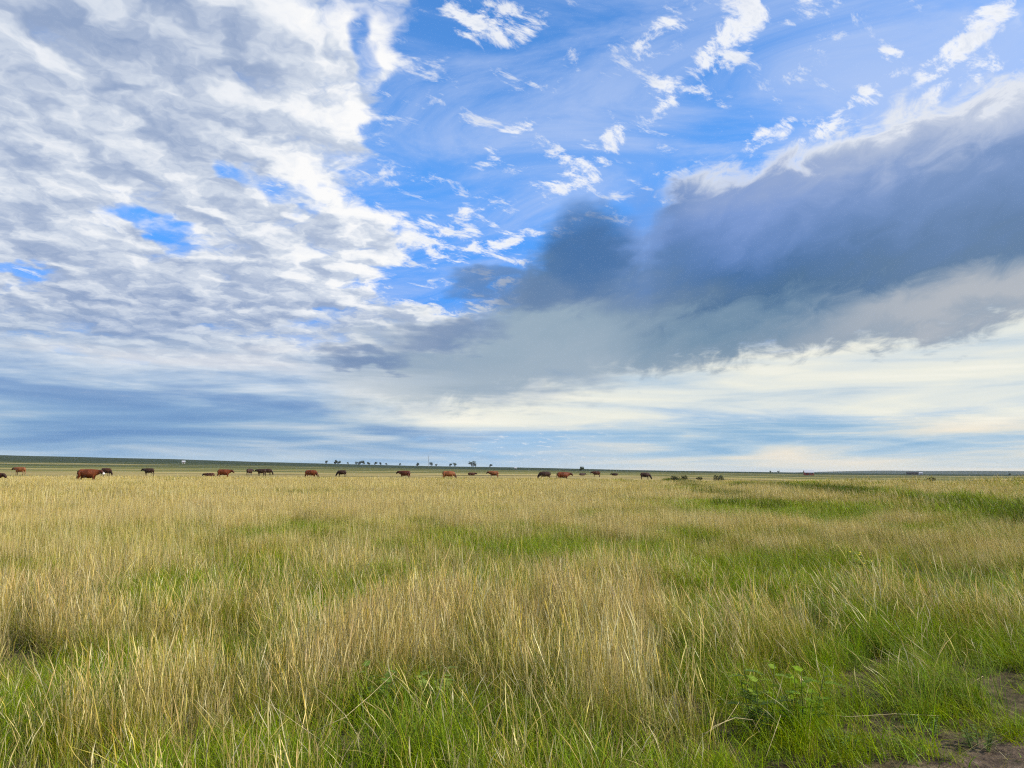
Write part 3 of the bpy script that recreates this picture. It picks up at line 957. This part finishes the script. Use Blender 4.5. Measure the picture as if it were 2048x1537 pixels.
    out.vertices.foreach_get('co', co)
    co = co.reshape(-1, 3)
    # coat marks: r = dark points (head, lower legs), g = pale muzzle and face
    along = (co - np.array(poll)) @ np.array(hd)
    ahead = sstep(co[:, 0], 0.85, 1.05)
    dark = np.maximum(ahead * 0.9, sstep(co[:, 2], 0.45, 0.15) * (pose != 'lie'))
    pale = ahead * sstep(along, 0.30, 0.44)
    k = np.stack([dark, pale, np.zeros(n), np.ones(n)], -1)
    a = out.color_attributes.new('marks', 'FLOAT_COLOR', 'POINT')
    a.data.foreach_set('color', k.ravel().astype(np.float32))
    out.polygons.foreach_set('use_smooth', [True] * len(out.polygons))
    out.update()
    return out


def cow_coat():
    m, N, out = material('cow_coat')
    oi = N.new('ShaderNodeObjectInfo')
    at = N.new('ShaderNodeAttribute')
    at.attribute_name = 'marks'
    mk = N.new('ShaderNodeSeparateColor')
    N.put(mk.inputs[0], at.outputs['Color'])
    pos = N.new('ShaderNodeTexCoord').outputs['Object']
    n = N.noise(pos, 2.3, 5, 0.6)
    base = N.mix(N.step(n, 0.3, 0.7), N.mix(1.0, oi.outputs['Color'], (0.40, 0.36, 0.34), 'MULTIPLY'), oi.outputs['Color'])
    c = N.mix(N.mul(mk.outputs[0], 0.85), base, N.mix(1.0, base, (0.20, 0.17, 0.17), 'MULTIPLY'))
    c = N.mix(N.mul(mk.outputs[1], oi.outputs['Alpha']), c, (0.72, 0.70, 0.66))
    b = N.new('ShaderNodeBsdfPrincipled')
    N.put(b.inputs['Base Color'], c)
    b.inputs['Roughness'].default_value = 0.6
    b.inputs['Specular IOR Level'].default_value = 0.25
    m.node_tree.links.new(b.outputs[0], out.inputs[0])
    return m


COAT = cow_coat()
HORN = principled('dark_hoof', (0.035, 0.030, 0.026), 0.5, 0.3)
HAIR = principled('tail_hair', (0.060, 0.030, 0.018), 0.8, 0.1)
EYE_M = principled('cow_eye', (0.010, 0.008, 0.007), 0.15, 0.5, 0.0)
COWS = {p: cow_mesh('cow_' + p, p) for p in ('stand', 'graze', 'lie')}
for me in COWS.values():
    me.materials.append(COAT)


def tube_mesh(name, stations, mat, n=6):
    bm = bmesh.new()
    tube(bm, stations, n)
    bmesh.ops.recalc_face_normals(bm, faces=bm.faces)
    me = bpy.data.meshes.new(name)
    bm.to_mesh(me)
    bm.free()
    me.polygons.foreach_set('use_smooth', [True] * len(me.polygons))
    me.materials.append(mat)
    return me


TAIL = tube_mesh('tail', [((-0.86, 0, 1.22), (0.035, 0.035)), ((-0.95, 0, 1.12), (0.028, 0.03)), ((-0.97, 0, 0.80), (0.020, 0.022)), ((-0.96, 0, 0.58), (0.045, 0.045)),
                         ((-0.96, 0, 0.42), (0.05, 0.05)), ((-0.96, 0, 0.30), (0.012, 0.012))], HAIR)
HOOF = tube_mesh('hoof', [((0, 0, 0.075), (0.064, 0.068)), ((0.01, 0, 0.04), (0.072, 0.080)), ((0.02, 0, 0.0), (0.078, 0.090))], HORN)


def eye_mesh():
    bm = bmesh.new()
    bmesh.ops.create_uvsphere(bm, u_segments=8, v_segments=6, radius=0.024)
    me = bpy.data.meshes.new('eye')
    bm.to_mesh(me)
    bm.free()
    me.materials.append(EYE_M)
    return me


EYE_MESH = eye_mesh()
RED, RUST, TAN = (0.19, 0.046, 0.011), (0.13, 0.034, 0.014), (0.30, 0.105, 0.035)
BROWN, BLACK = (0.10, 0.036, 0.016), (0.060, 0.028, 0.017)


def cow(px, width, pose, coat, label, turn=0, face=0.0, size=1.0, parts=False, dist=None, sink=0.0):
    """px: bearing; width: apparent length on the photograph, which gives the distance; turn: heading (0 = facing right)"""
    span = 2.45 * size * max(abs(math.cos(R(turn))), 0.35)
    v = view_dir(px, 945)
    d = (dist or FPX * span / width) * math.hypot(v.x, v.y) / v.y
    p, _ = ground_at(px, 945, d)
    o = add_obj('cow', COWS[pose], None, p - Vector((0, 0, sink)))
    o.rotation_euler = (0, 0, R(turn))
    o.scale = (size, size, size)
    o.color = coat + (face,)
    tag(o, label, 'cow', 'cattle grazing across the prairie')
    if parts:
        add_obj('tail', TAIL, o)
        if pose != 'lie':
            for x, y in ((0.55, 0.18), (0.55, -0.18), (-0.61, 0.18), (-0.75, -0.18)):
                add_obj('hoof', HOOF, o, (x, y, 0.0))
        ex = Vector((1.22, 0.150, 1.17)) if pose == 'stand' else (Vector((1.20, 0.150, 0.43)) if pose == 'graze' else Vector((1.22, 0.150, 0.55)))
        for s in (-1, 1):
            add_obj('eye', EYE_MESH, o, (ex.x, ex.y * s, ex.z))
    return o


cow(-17, 56, 'stand', BROWN, 'dark brown cow at the left frame edge with only its head showing', size=0.86, parts=True, dist=62)
cow(176, 50, 'stand', RED, 'largest cow, rust-red with dark head and white muzzle, standing at left', turn=8, face=1.0, parts=True, size=1.06, dist=76)
cow(40, 26, 'stand', TAN, 'light tan cow left of the big rust-red cow, farther off', turn=180, dist=130)
cow(212, 27, 'graze', BROWN, 'dark brown cow just behind the head of the big rust-red cow', turn=-12, dist=128)
cow(298, 27, 'stand', BLACK, 'dark-coated cow alone between the big rust-red cow and the white house', turn=180, dist=135)
cow(420, 24, 'lie', BROWN, 'dark brown cow lying down left of a reddish cow', turn=180, size=0.9, dist=128)
cow(448, 32, 'stand', RED, 'reddish cow standing beside the dark cow lying down', turn=5, parts=True, dist=112)
cow(499, 12, 'stand', BLACK, 'small blackish cow seen end-on, left of the two blackish cows side by side', turn=78, dist=150)
cow(523, 22, 'stand', BLACK, 'left one of two blackish cows standing side by side', turn=170, dist=146)
cow(535, 22, 'graze', BLACK, 'right one of two blackish cows standing side by side', turn=-6, dist=158)
cow(622, 29, 'graze', RED, 'reddish cow with its head down, first right of the two blackish cows', turn=-8, parts=True, dist=116)
cow(684, 21, 'graze', BLACK, 'slim blackish cow grazing below the left end of the far tree line', turn=178, size=0.92, dist=140)
cow(810, 29, 'stand', RUST, 'dark red cow below the tall thin mast, on its left', turn=172, dist=122)
cow(897, 31, 'graze', TAN, 'orange-brown cow grazing just right of the tall thin mast', turn=4, parts=True, dist=114)
cow(943, 22, 'lie', BROWN, 'far dark brown cow lying between the two orange-brown cows', turn=0, dist=190)
cow(988, 25, 'stand', TAN, 'orange-brown cow standing alone just left of the picture centre', turn=183, size=0.97, dist=140)
cow(1090, 28, 'graze', BLACK, 'blackish cow next to a red-brown cow right of centre', turn=184, parts=True, dist=120)
cow(1126, 32, 'stand', RED, 'red-brown cow standing right beside a blackish cow, near the middle', turn=6, parts=True, dist=110)
cow(1164, 12, 'lie', BLACK, 'far blackish cow lying down under the single dark tree', turn=30, dist=215)
cow(1193, 19, 'stand', BROWN, 'dark brown cow standing just right of the single dark tree', turn=180, dist=178)
cow(1230, 20, 'lie', BLACK, 'far blackish cow lying flat between the dark brown cow and the lone blackish grazing cow', turn=180, dist=230)
cow(1290, 24, 'graze', BLACK, 'lone blackish cow grazing left of the row of dark shrubs', turn=0, dist=142)


# ------------------------------------------------------------------ trees, shrubs and the far farmsteads
def leaf_material(name, c0, c1):
    m, N, out = material(name)
    rnd = N.new('ShaderNodeNewGeometry').outputs['Random Per Island']
    c = N.mix(rnd, c0, c1)
    b = N.new('ShaderNodeBsdfPrincipled')
    N.put(b.inputs['Base Color'], c)
    b.inputs['Roughness'].default_value = 0.7
    b.inputs['Specular IOR Level'].default_value = 0.15
    m.node_tree.links.new(b.outputs[0], out.inputs[0])
    return m


LEAF = leaf_material('tree_leaves', (0.030, 0.052, 0.018), (0.070, 0.105, 0.030))
SHRUB = leaf_material('shrub_leaves', (0.026, 0.032, 0.014), (0.060, 0.070, 0.024))
BARK = principled('bark', (0.085, 0.062, 0.045), 0.9, 0.1)


def leaf_cloud(name, lobes, leaf, n, mat, g):
    """many leaf-clump faces spread through a few overlapping lobes"""
    V, F = [], []
    w = np.array([l[3] * l[4] for l in lobes]); w = w / w.sum()
    for i in range(n):
        cx, cy, cz, rx, rz = lobes[int(g.choice(len(lobes), p=w))]
        d = Vector(g.normal(0, 1, 3)).normalized() * float(g.uniform(0.35, 1.0)) ** 0.5
        c = Vector((cx + d.x * rx, cy + d.y * rx, cz + d.z * rz))
        u = Vector(g.normal(0, 1, 3)).normalized()
        v = u.cross(Vector(g.normal(0, 1, 3))).normalized()
        s = leaf * float(g.uniform(0.6, 1.3))
        k = len(V)
        V += [c - u * s, c + v * s * 0.6, c + u * s, c - v * s * 0.6]
        F.append((k, k + 1, k + 2, k + 3))
    return mesh_from(name, V, F, (mat,))


def tapered(bm, a, b, r0, r1, n=6):
    a, b = Vector(a), Vector(b)
    q = (b - a).to_track_quat('Z', 'Y')
    rows = []
    for p, r in ((a, r0), ((a + b) / 2 + Vector((r0 * 0.3, 0, 0)), (r0 + r1) / 2), (b, r1)):
        rows.append([bm.verts.new(p + q @ Vector((math.cos(2 * math.pi * k / n) * r, math.sin(2 * math.pi * k / n) * r, 0))) for k in range(n)])
    for x, y in zip(rows[:-1], rows[1:]):
        for k in range(n):
            bm.faces.new((x[k], x[(k + 1) % n], y[(k + 1) % n], y[k]))
    bm.faces.new(rows[-1])


def tree_meshes(seed, tall):
    g = np.random.default_rng(seed)
    h = 10.0
    bm = bmesh.new()
    tapered(bm, (0, 0, -0.4), (0.1, 0, h * 0.55), 0.30, 0.16)
    lobes = []
    for k in range(5 if tall else 7):
        a = float(g.uniform(0, 6.28))
        rr = float(g.uniform(0.6, 1.3 if tall else 2.8))
        zz = float(g.uniform(0.28, 0.88)) * h
        tip = (math.cos(a) * rr, math.sin(a) * rr, zz)
        tapered(bm, (0.05, 0, h * 0.32), tip, 0.12, 0.04, 5)
        lobes.append((tip[0], tip[1], zz, float(g.uniform(0.9, 1.3 if tall else 2.1)), float(g.uniform(1.6, 2.6 if tall else 2.2))))
    me = bpy.data.meshes.new('trunk')
    bm.to_mesh(me)
    bm.free()
    me.materials.append(BARK)
    return me, leaf_cloud('crown', lobes, 0.5, 620, LEAF, g)


TREES = [tree_meshes(5, False), tree_meshes(6, True), tree_meshes(9, False)]


def tree(px, dist, height, kind, label, spin):
    p, _ = ground_at(px, 930, dist)
    e = add_obj('tree', None, None, p)
    s = height / 11.0
    e.scale = (s * 1.6, s * 1.6, s * 0.85)
    e.rotation_euler = (0, 0, spin)
    add_obj('trunk', TREES[kind][0], e)
    add_obj('crown', TREES[kind][1], e)
    tag(e, label, 'tree', 'trees along the far ridge')


# photograph bearing, height in photograph pixels, kind, label
FAR_TREES = [
    (653, 7, 0, 'low round tree at the left end of the far tree line'),
    (671, 12, 1, 'left one of the paired slim trees near the left end of the tree line'),
    (678, 10, 1, 'right one of the paired slim trees near the left end of the tree line'),
    (696, 5, 0, 'tiny low tree between the slim pair and the close-set trees on the far ridge'),
    (713, 6, 2, 'small tree, first of the close-set row right of the slim pair'),
    (719, 10, 1, 'slim tree, second of the close-set row on the far ridge'),
    (726, 9, 0, 'round tree, third of the close-set row on the far ridge'),
    (737, 9, 1, 'slim tree, fourth of the close-set row on the far ridge'),
    (751, 7, 0, 'low bushy tree ending the close-set row on the far ridge'),
    (761, 6, 2, 'small spreading tree just right of the close-set row'),
    (773, 5, 0, 'low tree midway between the close-set row and the mast'),
    (800, 5, 2, 'tiny tree above the dark red cow on the far ridge'),
    (835, 10, 1, 'slim tree standing alone just left of the thin mast'),
    (862, 9, 0, 'broad tree at the foot of the thin mast'),
    (872, 5, 2, 'low tree right of the broad tree by the mast'),
    (901, 7, 0, 'round tree, left one of two above the orange-brown grazing cow'),
    (910, 8, 2, 'spreading tree, right one of two above the orange-brown grazing cow'),
    (944, 12, 2, 'tallest broad tree on the ridge, above the far lying cow'),
    (951, 8, 0, 'shorter tree leaning against the tallest broad tree'),
    (981, 7, 0, 'small round tree above the cow left of the picture centre'),
    (1540, 4, 0, 'tiny far tree left of the red shed'),
    (1556, 4, 2, 'tiny spreading tree nearest the red shed'),
    (2018, 4, 0, 'low tree on the plain near the right frame edge'),
]
for i, (px, hp, k, lab) in enumerate(FAR_TREES):
    d = 2350 if px < 1500 else 1500
    tree(px, d, max(hp * 1.15, 5) * d / FPX, k, lab, i * 1.7)
tree(1163, 900, 12 * 900 / FPX, 0, 'single dark tree standing out on the skyline right of centre', 0.4)


def shrub_mesh(seed):
    g = np.random.default_rng(seed)
    lobes = [(float(g.uniform(-0.9, 0.9)), float(g.uniform(-0.5, 0.5)), float(g.uniform(0.35, 0.75)), float(g.uniform(0.4, 0.7)), float(g.uniform(0.3, 0.5))) for k in range(6)]
    bm = bmesh.new()
    for l in lobes:
        tapered(bm, (l[0] * 0.3, l[1] * 0.3, -0.1), (l[0], l[1], l[2]), 0.035, 0.012, 5)
    me = bpy.data.meshes.new('stems')
    bm.to_mesh(me)
    bm.free()
    me.materials.append(BARK)
    return me, leaf_cloud('foliage', lobes, 0.10, 420, SHRUB, g)


SHRUBS = [shrub_mesh(2), shrub_mesh(4)]
for i, (px, wpx, hgt, d, lab) in enumerate([
        (1349, 20, 1.0, 118, 'low dark shrub by the bright green patch, leftmost of the shrubs'),
        (1369, 15, 1.0, 125, 'dark shrub just right of the leftmost shrub'),
        (1399, 15, 0.8, 140, 'small dark shrub in the middle of the shrub row'),
        (1440, 22, 1.1, 128, 'dark mounded shrub at the right end of the shrub row'),
        (1862, 20, 1.1, 190, 'dark shrub on the plain near the right-hand barn'),
        (1700, 10, 0.7, 170, 'tiny dark shrub between the red shed and the right-hand barn')]):
    p, _ = ground_at(px, 950, d)
    e = add_obj('shrub', None, None, p)
    sx = wpx * d / FPX / 2.2
    e.scale = (sx, sx, hgt)
    e.rotation_euler = (0, 0, i * 0.9)
    add_obj('stems', SHRUBS[i % 2][0], e)
    add_obj('foliage', SHRUBS[i % 2][1], e)
    tag(e, lab, 'shrub', 'dark shrubs on the plain')


def box(x0, x1, y0, y1, z0, z1):
    v = [(x0, y0, z0), (x1, y0, z0), (x1, y1, z0), (x0, y1, z0), (x0, y0, z1), (x1, y0, z1), (x1, y1, z1), (x0, y1, z1)]
    f = [(0, 3, 2, 1), (4, 5, 6, 7), (0, 1, 5, 4), (1, 2, 6, 5), (2, 3, 7, 6), (3, 0, 4, 7)]
    return v, f


def box_obj(name, b, mat, parent):
    v, f = box(*b)
    return add_obj(name, mesh_from(name, v, f, (mat,)), parent)


def house(name, px, d, L, W, H, roof_h, wall_mat, roof_mat, label, category, turn=0.0, windows=2):
    p, _ = ground_at(px, 945, d)
    e = add_obj(name, None, None, p)
    e.rotation_euler = (0, 0, turn - math.atan2(p.x, p.y))
    l, w = L / 2, W / 2
    # walls with gable ends
    v, f = box(-l, l, -w, w, -0.5, H)
    f = [q for q in f if q != (4, 5, 6, 7)]
    v += [(-l, 0, H + roof_h), (l, 0, H + roof_h)]
    f += [(4, 8, 7), (5, 6, 9)]
    add_obj('wall', mesh_from('wall', v, f, (wall_mat,)), e)
    o, t = 0.35, 0.14
    rv, rf = [], []
    for s in (-1, 1):
        k = len(rv)
        ey, ez = s * (w + o), H - roof_h * o / w
        rv += [(-l - o, 0, H + roof_h + 0.02), (l + o, 0, H + roof_h + 0.02), (l + o, ey, ez + 0.02), (-l - o, ey, ez + 0.02),
               (-l - o, 0, H + roof_h + t), (l + o, 0, H + roof_h + t), (l + o, ey, ez + t), (-l - o, ey, ez + t)]
        rf += [tuple(k + i for i in q) for q in ((0, 3, 2, 1), (4, 5, 6, 7), (0, 1, 5, 4), (1, 2, 6, 5), (2, 3, 7, 6), (3, 0, 4, 7))]
    add_obj('roof', mesh_from('roof', rv, rf, (roof_mat,)), e)
    box_obj('door', (-0.7, 0.7, -w - 0.06, -w + 0.02, 0, min(2.4, H * 0.8)), DOOR, e)
    for k in range(windows):
        x = (-0.62 if k == 0 else 0.62) * l
        box_obj('window', (x - 0.6, x + 0.6, -w - 0.05, -w + 0.02, 1.0, min(2.1, H - 0.3)), PANE, e)
    tag(e, label, category)


DOOR = principled('door_paint', (0.16, 0.12, 0.10))
PANE = principled('window_pane', (0.03, 0.04, 0.05), 0.15, 0.5, 0.1)
RED_WALL = principled('red_boards', (0.30, 0.085, 0.065))
WHITE_WALL = principled('white_paint', (0.55, 0.54, 0.52), 0.7, 0.2, 0.06)
WHITE_ROOF = principled('pale_metal_roof', (0.46, 0.46, 0.47), 0.45, 0.4, 0.05)
DARK_ROOF = principled('dark_roof', (0.045, 0.043, 0.045), 0.7)
GREY_WALL = principled('weathered_boards', (0.10, 0.085, 0.07))
house('shed', 1617, 700, 7.2, 6.0, 2.5, 1.9, RED_WALL, WHITE_ROOF, 'small red shed with a pale roof standing alone on the plain at right', 'shed', 0.2)
house('house', 366, 1250, 4.6, 5.0, 2.6, 1.4, WHITE_WALL, WHITE_ROOF, 'tiny white house on the dark slope at far left', 'house', 0.0)
house('house', 1031, 1500, 4.2, 5.0, 2.4, 1.3, WHITE_WALL, WHITE_ROOF, 'tiny white house on the dark slope near the picture centre', 'house', 0.1)
house('barn', 1826, 1500, 20.0, 9.0, 2.6, 2.2, GREY_WALL, DARK_ROOF, 'long low dark barn in front of the blue hills at right', 'barn', 0.1)
house('house', 1841, 1480, 5.5, 5.0, 2.8, 1.4, WHITE_WALL, WHITE_ROOF, 'small white house at the right end of the dark barn', 'house', 0.3)


def mast():
    p, _ = ground_at(857, 930, 1700)
    e = add_obj('radio_mast', None, None, p)
    steel = principled('galvanised_steel', (0.22, 0.23, 0.24), 0.5, 0.4, 0.1)
    h, w = 24.0, 0.65
    def bars(segs, r):
        bm = bmesh.new()
        for a, b in segs:
            tapered(bm, a, b, r, r, 5)
        me = bpy.data.meshes.new('bars')
        bm.to_mesh(me)
        bm.free()
        me.materials.append(steel)
        return me
    corners = [(w * math.cos(R(90 + 120 * k)), w * math.sin(R(90 + 120 * k))) for k in range(3)]
    for x, y in corners:
        add_obj('upright', bars([((x, y, -0.5), (x, y, h))], 0.13), e)
    br = []
    for i in range(12):
        z = i * 2.0
        for k in range(3):
            a, b = corners[k], corners[(k + 1) % 3]
            br.append(((a[0], a[1], z), (b[0], b[1], z + 2.0)))
    add_obj('lattice', bars(br, 0.05), e)
    add_obj('antenna', bars([((0, 0, h - 1), (0, 0, h + 4))], 0.10), e)
    for k in range(3):
        a = R(90 + 120 * k)
        add_obj('guy_wire', bars([((math.cos(a) * 13, math.sin(a) * 13, -0.5), (corners[k][0], corners[k][1], h * 0.85))], 0.03), e)
    tag(e, 'tall thin lattice mast rising above the far tree line', 'mast')


mast()


# ------------------------------------------------------------------ single plants and stalks picked out in the foreground
def feathery_leaf(g, base, d, length, col, out):
    """a fern-like leaf: a rib with narrow leaflets either side"""
    V, Q, K = out
    side = d.cross(Vector((0, 0, 1)))
    side = side.normalized() if side.length > 1e-3 else Vector((1, 0, 0))
    n = 7
    for i in range(n):
        t = (i + 1) / n
        p = base + d * (length * t) + Vector((0, 0, -length * 0.35 * t * t))
        for s in (-1, 1):
            tip = p + side * (s * length * 0.36 * (1 - 0.6 * t)) + d * length * 0.16
            w = d * length * 0.085
            k = len(V)
            V += [p - w, p + w, tip + w * 0.3, tip - w * 0.3]
            Q.append((k, k + 1, k + 2, k + 3))
            c = col * g.uniform(0.75, 1.25)
            K += [tuple(c) + (1.0,)] * 4


def weed(px, py, height, col, stems, label, flower=None, seed=1, name='leafy_weed'):
    g = np.random.default_rng(seed)
    p, d = ground_at(px, py)
    e = add_obj(name, None, None, p)
    out = ([], [], [])
    sv = []
    fl = []
    for s in range(stems):
        a = float(g.uniform(0, 6.28))
        ln = float(g.uniform(0.05, 0.42))
        h = height * float(g.uniform(0.6, 1.0))
        b0 = Vector((math.cos(a) * 0.05, math.sin(a) * 0.05, 0))
        top = b0 + Vector((math.cos(a) * ln * h, math.sin(a) * ln * h, h))
        sv.append((b0, top))
        fl.append(top)
        for k in range(12):
            t = 0.12 + 0.88 * k / 11
            aa = float(g.uniform(0, 6.28))
            dd = Vector((math.cos(aa), math.sin(aa), float(g.uniform(0.1, 0.8)))).normalized()
            feathery_leaf(g, b0.lerp(top, t), dd, float(g.uniform(0.08, 0.17)) * (1.2 - 0.5 * t) * height / 0.5, np.array(col), out)
    V, Q, K = np.array([tuple(v) for v in out[0]]), np.array(out[1]), np.array(out[2])
    for a, b in sv:
        bm = bmesh.new()
        tapered(bm, a, b, 0.0045, 0.002, 5)
        me = bpy.data.meshes.new('stem')
        bm.to_mesh(me)
        bm.free()
        me.materials.append(STEM)
        add_obj('stem', me, e)
    add_obj('leaves', ribbon_mesh('leaves', [(V, Q, K)]), e)
    if flower is not None:
        for t in fl:
            me = FLOWER.get(flower)
            if me is None:
                bm = bmesh.new()
                bmesh.ops.create_icosphere(bm, subdivisions=1, radius=0.016)
                for v in bm.verts:
                    v.co.z *= 0.55
                me = bpy.data.meshes.new('flower_head')
                bm.to_mesh(me)
                bm.free()
                me.materials.append(principled('flower_' + str(len(FLOWER)), flower, 0.8, 0.1))
                FLOWER[flower] = me
            add_obj('flower_head', me, e, t)
    tag(e, label, 'weed')


FLOWER = {}
STEM = principled('weed_stem', (0.11, 0.14, 0.045))
weed(1530, 1478, 0.46, (0.21, 0.32, 0.03), 5, 'dark feathery-leaved weed standing left of another at lower right', seed=3)
weed(1605, 1470, 0.42, (0.24, 0.34, 0.05), 5, 'greyish feathery-leaved weed standing right of a darker one at lower right', seed=4)
weed(760, 1440, 0.34, (0.14, 0.22, 0.04), 6, 'low dark-leaved weed among the fresh green grass, bottom left of centre', seed=5)
weed(870, 1430, 0.34, (0.24, 0.32, 0.07), 6, 'paler leafy weed just right of a low dark one in the green grass', seed=6)
weed(1735, 1180, 0.55, (0.26, 0.30, 0.02), 8, 'yellow-flowered weed in the green patch at right', (0.70, 0.58, 0.04), 7)
weed(1690, 1505, 0.13, (0.18, 0.29, 0.045), 7, 'small green weed low on the bare soil, left of two others', seed=8)
weed(1850, 1470, 0.12, (0.16, 0.27, 0.055), 7, 'small green weed on the bare soil below the lime-green grass', seed=9)
weed(1960, 1500, 0.13, (0.18, 0.25, 0.060), 8, 'small green weed on the bare soil nearest the right frame edge', seed=10)


def stalk(pts, label, thick=0.0021, category='dry stalk'):
    """a long dead grass stalk: (photograph point, height above the ground) along its length"""
    P = []
    for px, py, hgt in pts:
        v = view_dir(px, py)
        s = (hgt - EYE) / v.z
        P.append(Vector((v.x * s, v.y * s, hgt)))
    o = P[0].copy()
    o.z = 0
    bm = bmesh.new()
    rows, n = [], 5
    for i, p in enumerate(P):
        d = (P[min(i + 1, len(P) - 1)] - P[max(i - 1, 0)]).to_track_quat('Z', 'Y')
        r = thick * (1.0 - 0.6 * i / (len(P) - 1))
        rows.append([bm.verts.new(p - o + d @ Vector((math.cos(6.2832 * k / n) * r, math.sin(6.2832 * k / n) * r, 0))) for k in range(n)])
    for a, b in zip(rows[:-1], rows[1:]):
        for k in range(n):
            bm.faces.new((a[k], a[(k + 1) % n], b[(k + 1) % n], b[k]))
    bm.faces.new(rows[0][::-1])
    bm.faces.new(rows[-1])
    me = bpy.data.meshes.new('dry_stalk')
    bm.to_mesh(me)
    bm.free()
    me.polygons.foreach_set('use_smooth', [True] * len(me.polygons))
    me.materials.append(DEAD)
    so = add_obj('dry_stalk', me, None, o)
    tag(so, label, category, 'long dead stalks across the foreground')


DEAD = principled('dead_stalk', (0.60, 0.48, 0.25), 0.7, 0.2, 0.2, 20)
stalk([(700, 1530, 0.06), (640, 1480, 0.16), (590, 1445, 0.24), (535, 1405, 0.32), (500, 1385, 0.36)], 'long dead stalk slanting down to the right, bottom left of centre')
stalk([(590, 1470, 0.12), (640, 1458, 0.20), (690, 1435, 0.27), (740, 1392, 0.34), (790, 1345, 0.38)], 'curved dead stalk rising to the right and crossing the other two')
stalk([(720, 1480, 0.14), (690, 1430, 0.24), (655, 1395, 0.31), (625, 1372, 0.36)], 'short dead stalk slanting down to the right, above the longer one')
stalk([(420, 1537, 0.05), (500, 1512, 0.12), (560, 1502, 0.14), (640, 1508, 0.10)], 'flat arching dead stalk at the bottom edge, left of centre')
stalk([(1375, 1480, 0.05), (1420, 1462, 0.10), (1455, 1440, 0.16), (1478, 1405, 0.24)], 'dead stalk rising to the right at bottom right of centre')
stalk([(1400, 1478, 0.10), (1430, 1452, 0.16), (1470, 1436, 0.19), (1505, 1440, 0.16), (1520, 1466, 0.10)], 'dead stalk bent over in a hoop at lower right')
stalk([(1530, 1520, 0.03), (1548, 1470, 0.13), (1562, 1430, 0.22)], 'thin yellow stalk standing nearly upright right of the hoop')
stalk([(1640, 1430, 0.05), (1700, 1434, 0.07), (1790, 1428, 0.08), (1880, 1432, 0.05)], 'pale stalk lying flat along the edge of the bare soil')
stalk([(1935, 1372, 0.06), (1950, 1362, 0.10), (1966, 1353, 0.13)], 'short pale stalk poking out of the lime-green grass near the right edge')
stalk([(900, 1450, 0.10), (940, 1410, 0.22), (975, 1375, 0.32), (1005, 1342, 0.42)], 'straight pale stalk leaning right out of the green grass, bottom centre')

# ------------------------------------------------------------------ the air: a faint even haze over the plain
def build_haze():
    v, f = box(-23000, 23000, -23000, 23000, -6.0, 58.0)
    me = mesh_from('haze', v, f)
    m, N, out = material('haze_air')
    pv = N.new('ShaderNodeVolumePrincipled')
    pv.inputs['Color'].default_value = (0.80, 0.88, 1.0, 1)
    pv.inputs['Density'].default_value = 0.000028
    pv.inputs['Anisotropy'].default_value = 0.0
    m.node_tree.links.new(pv.outputs[0], out.inputs['Volume'])
    me.materials.append(m)
    tag(add_obj('haze', me), kind='stuff')


build_haze()
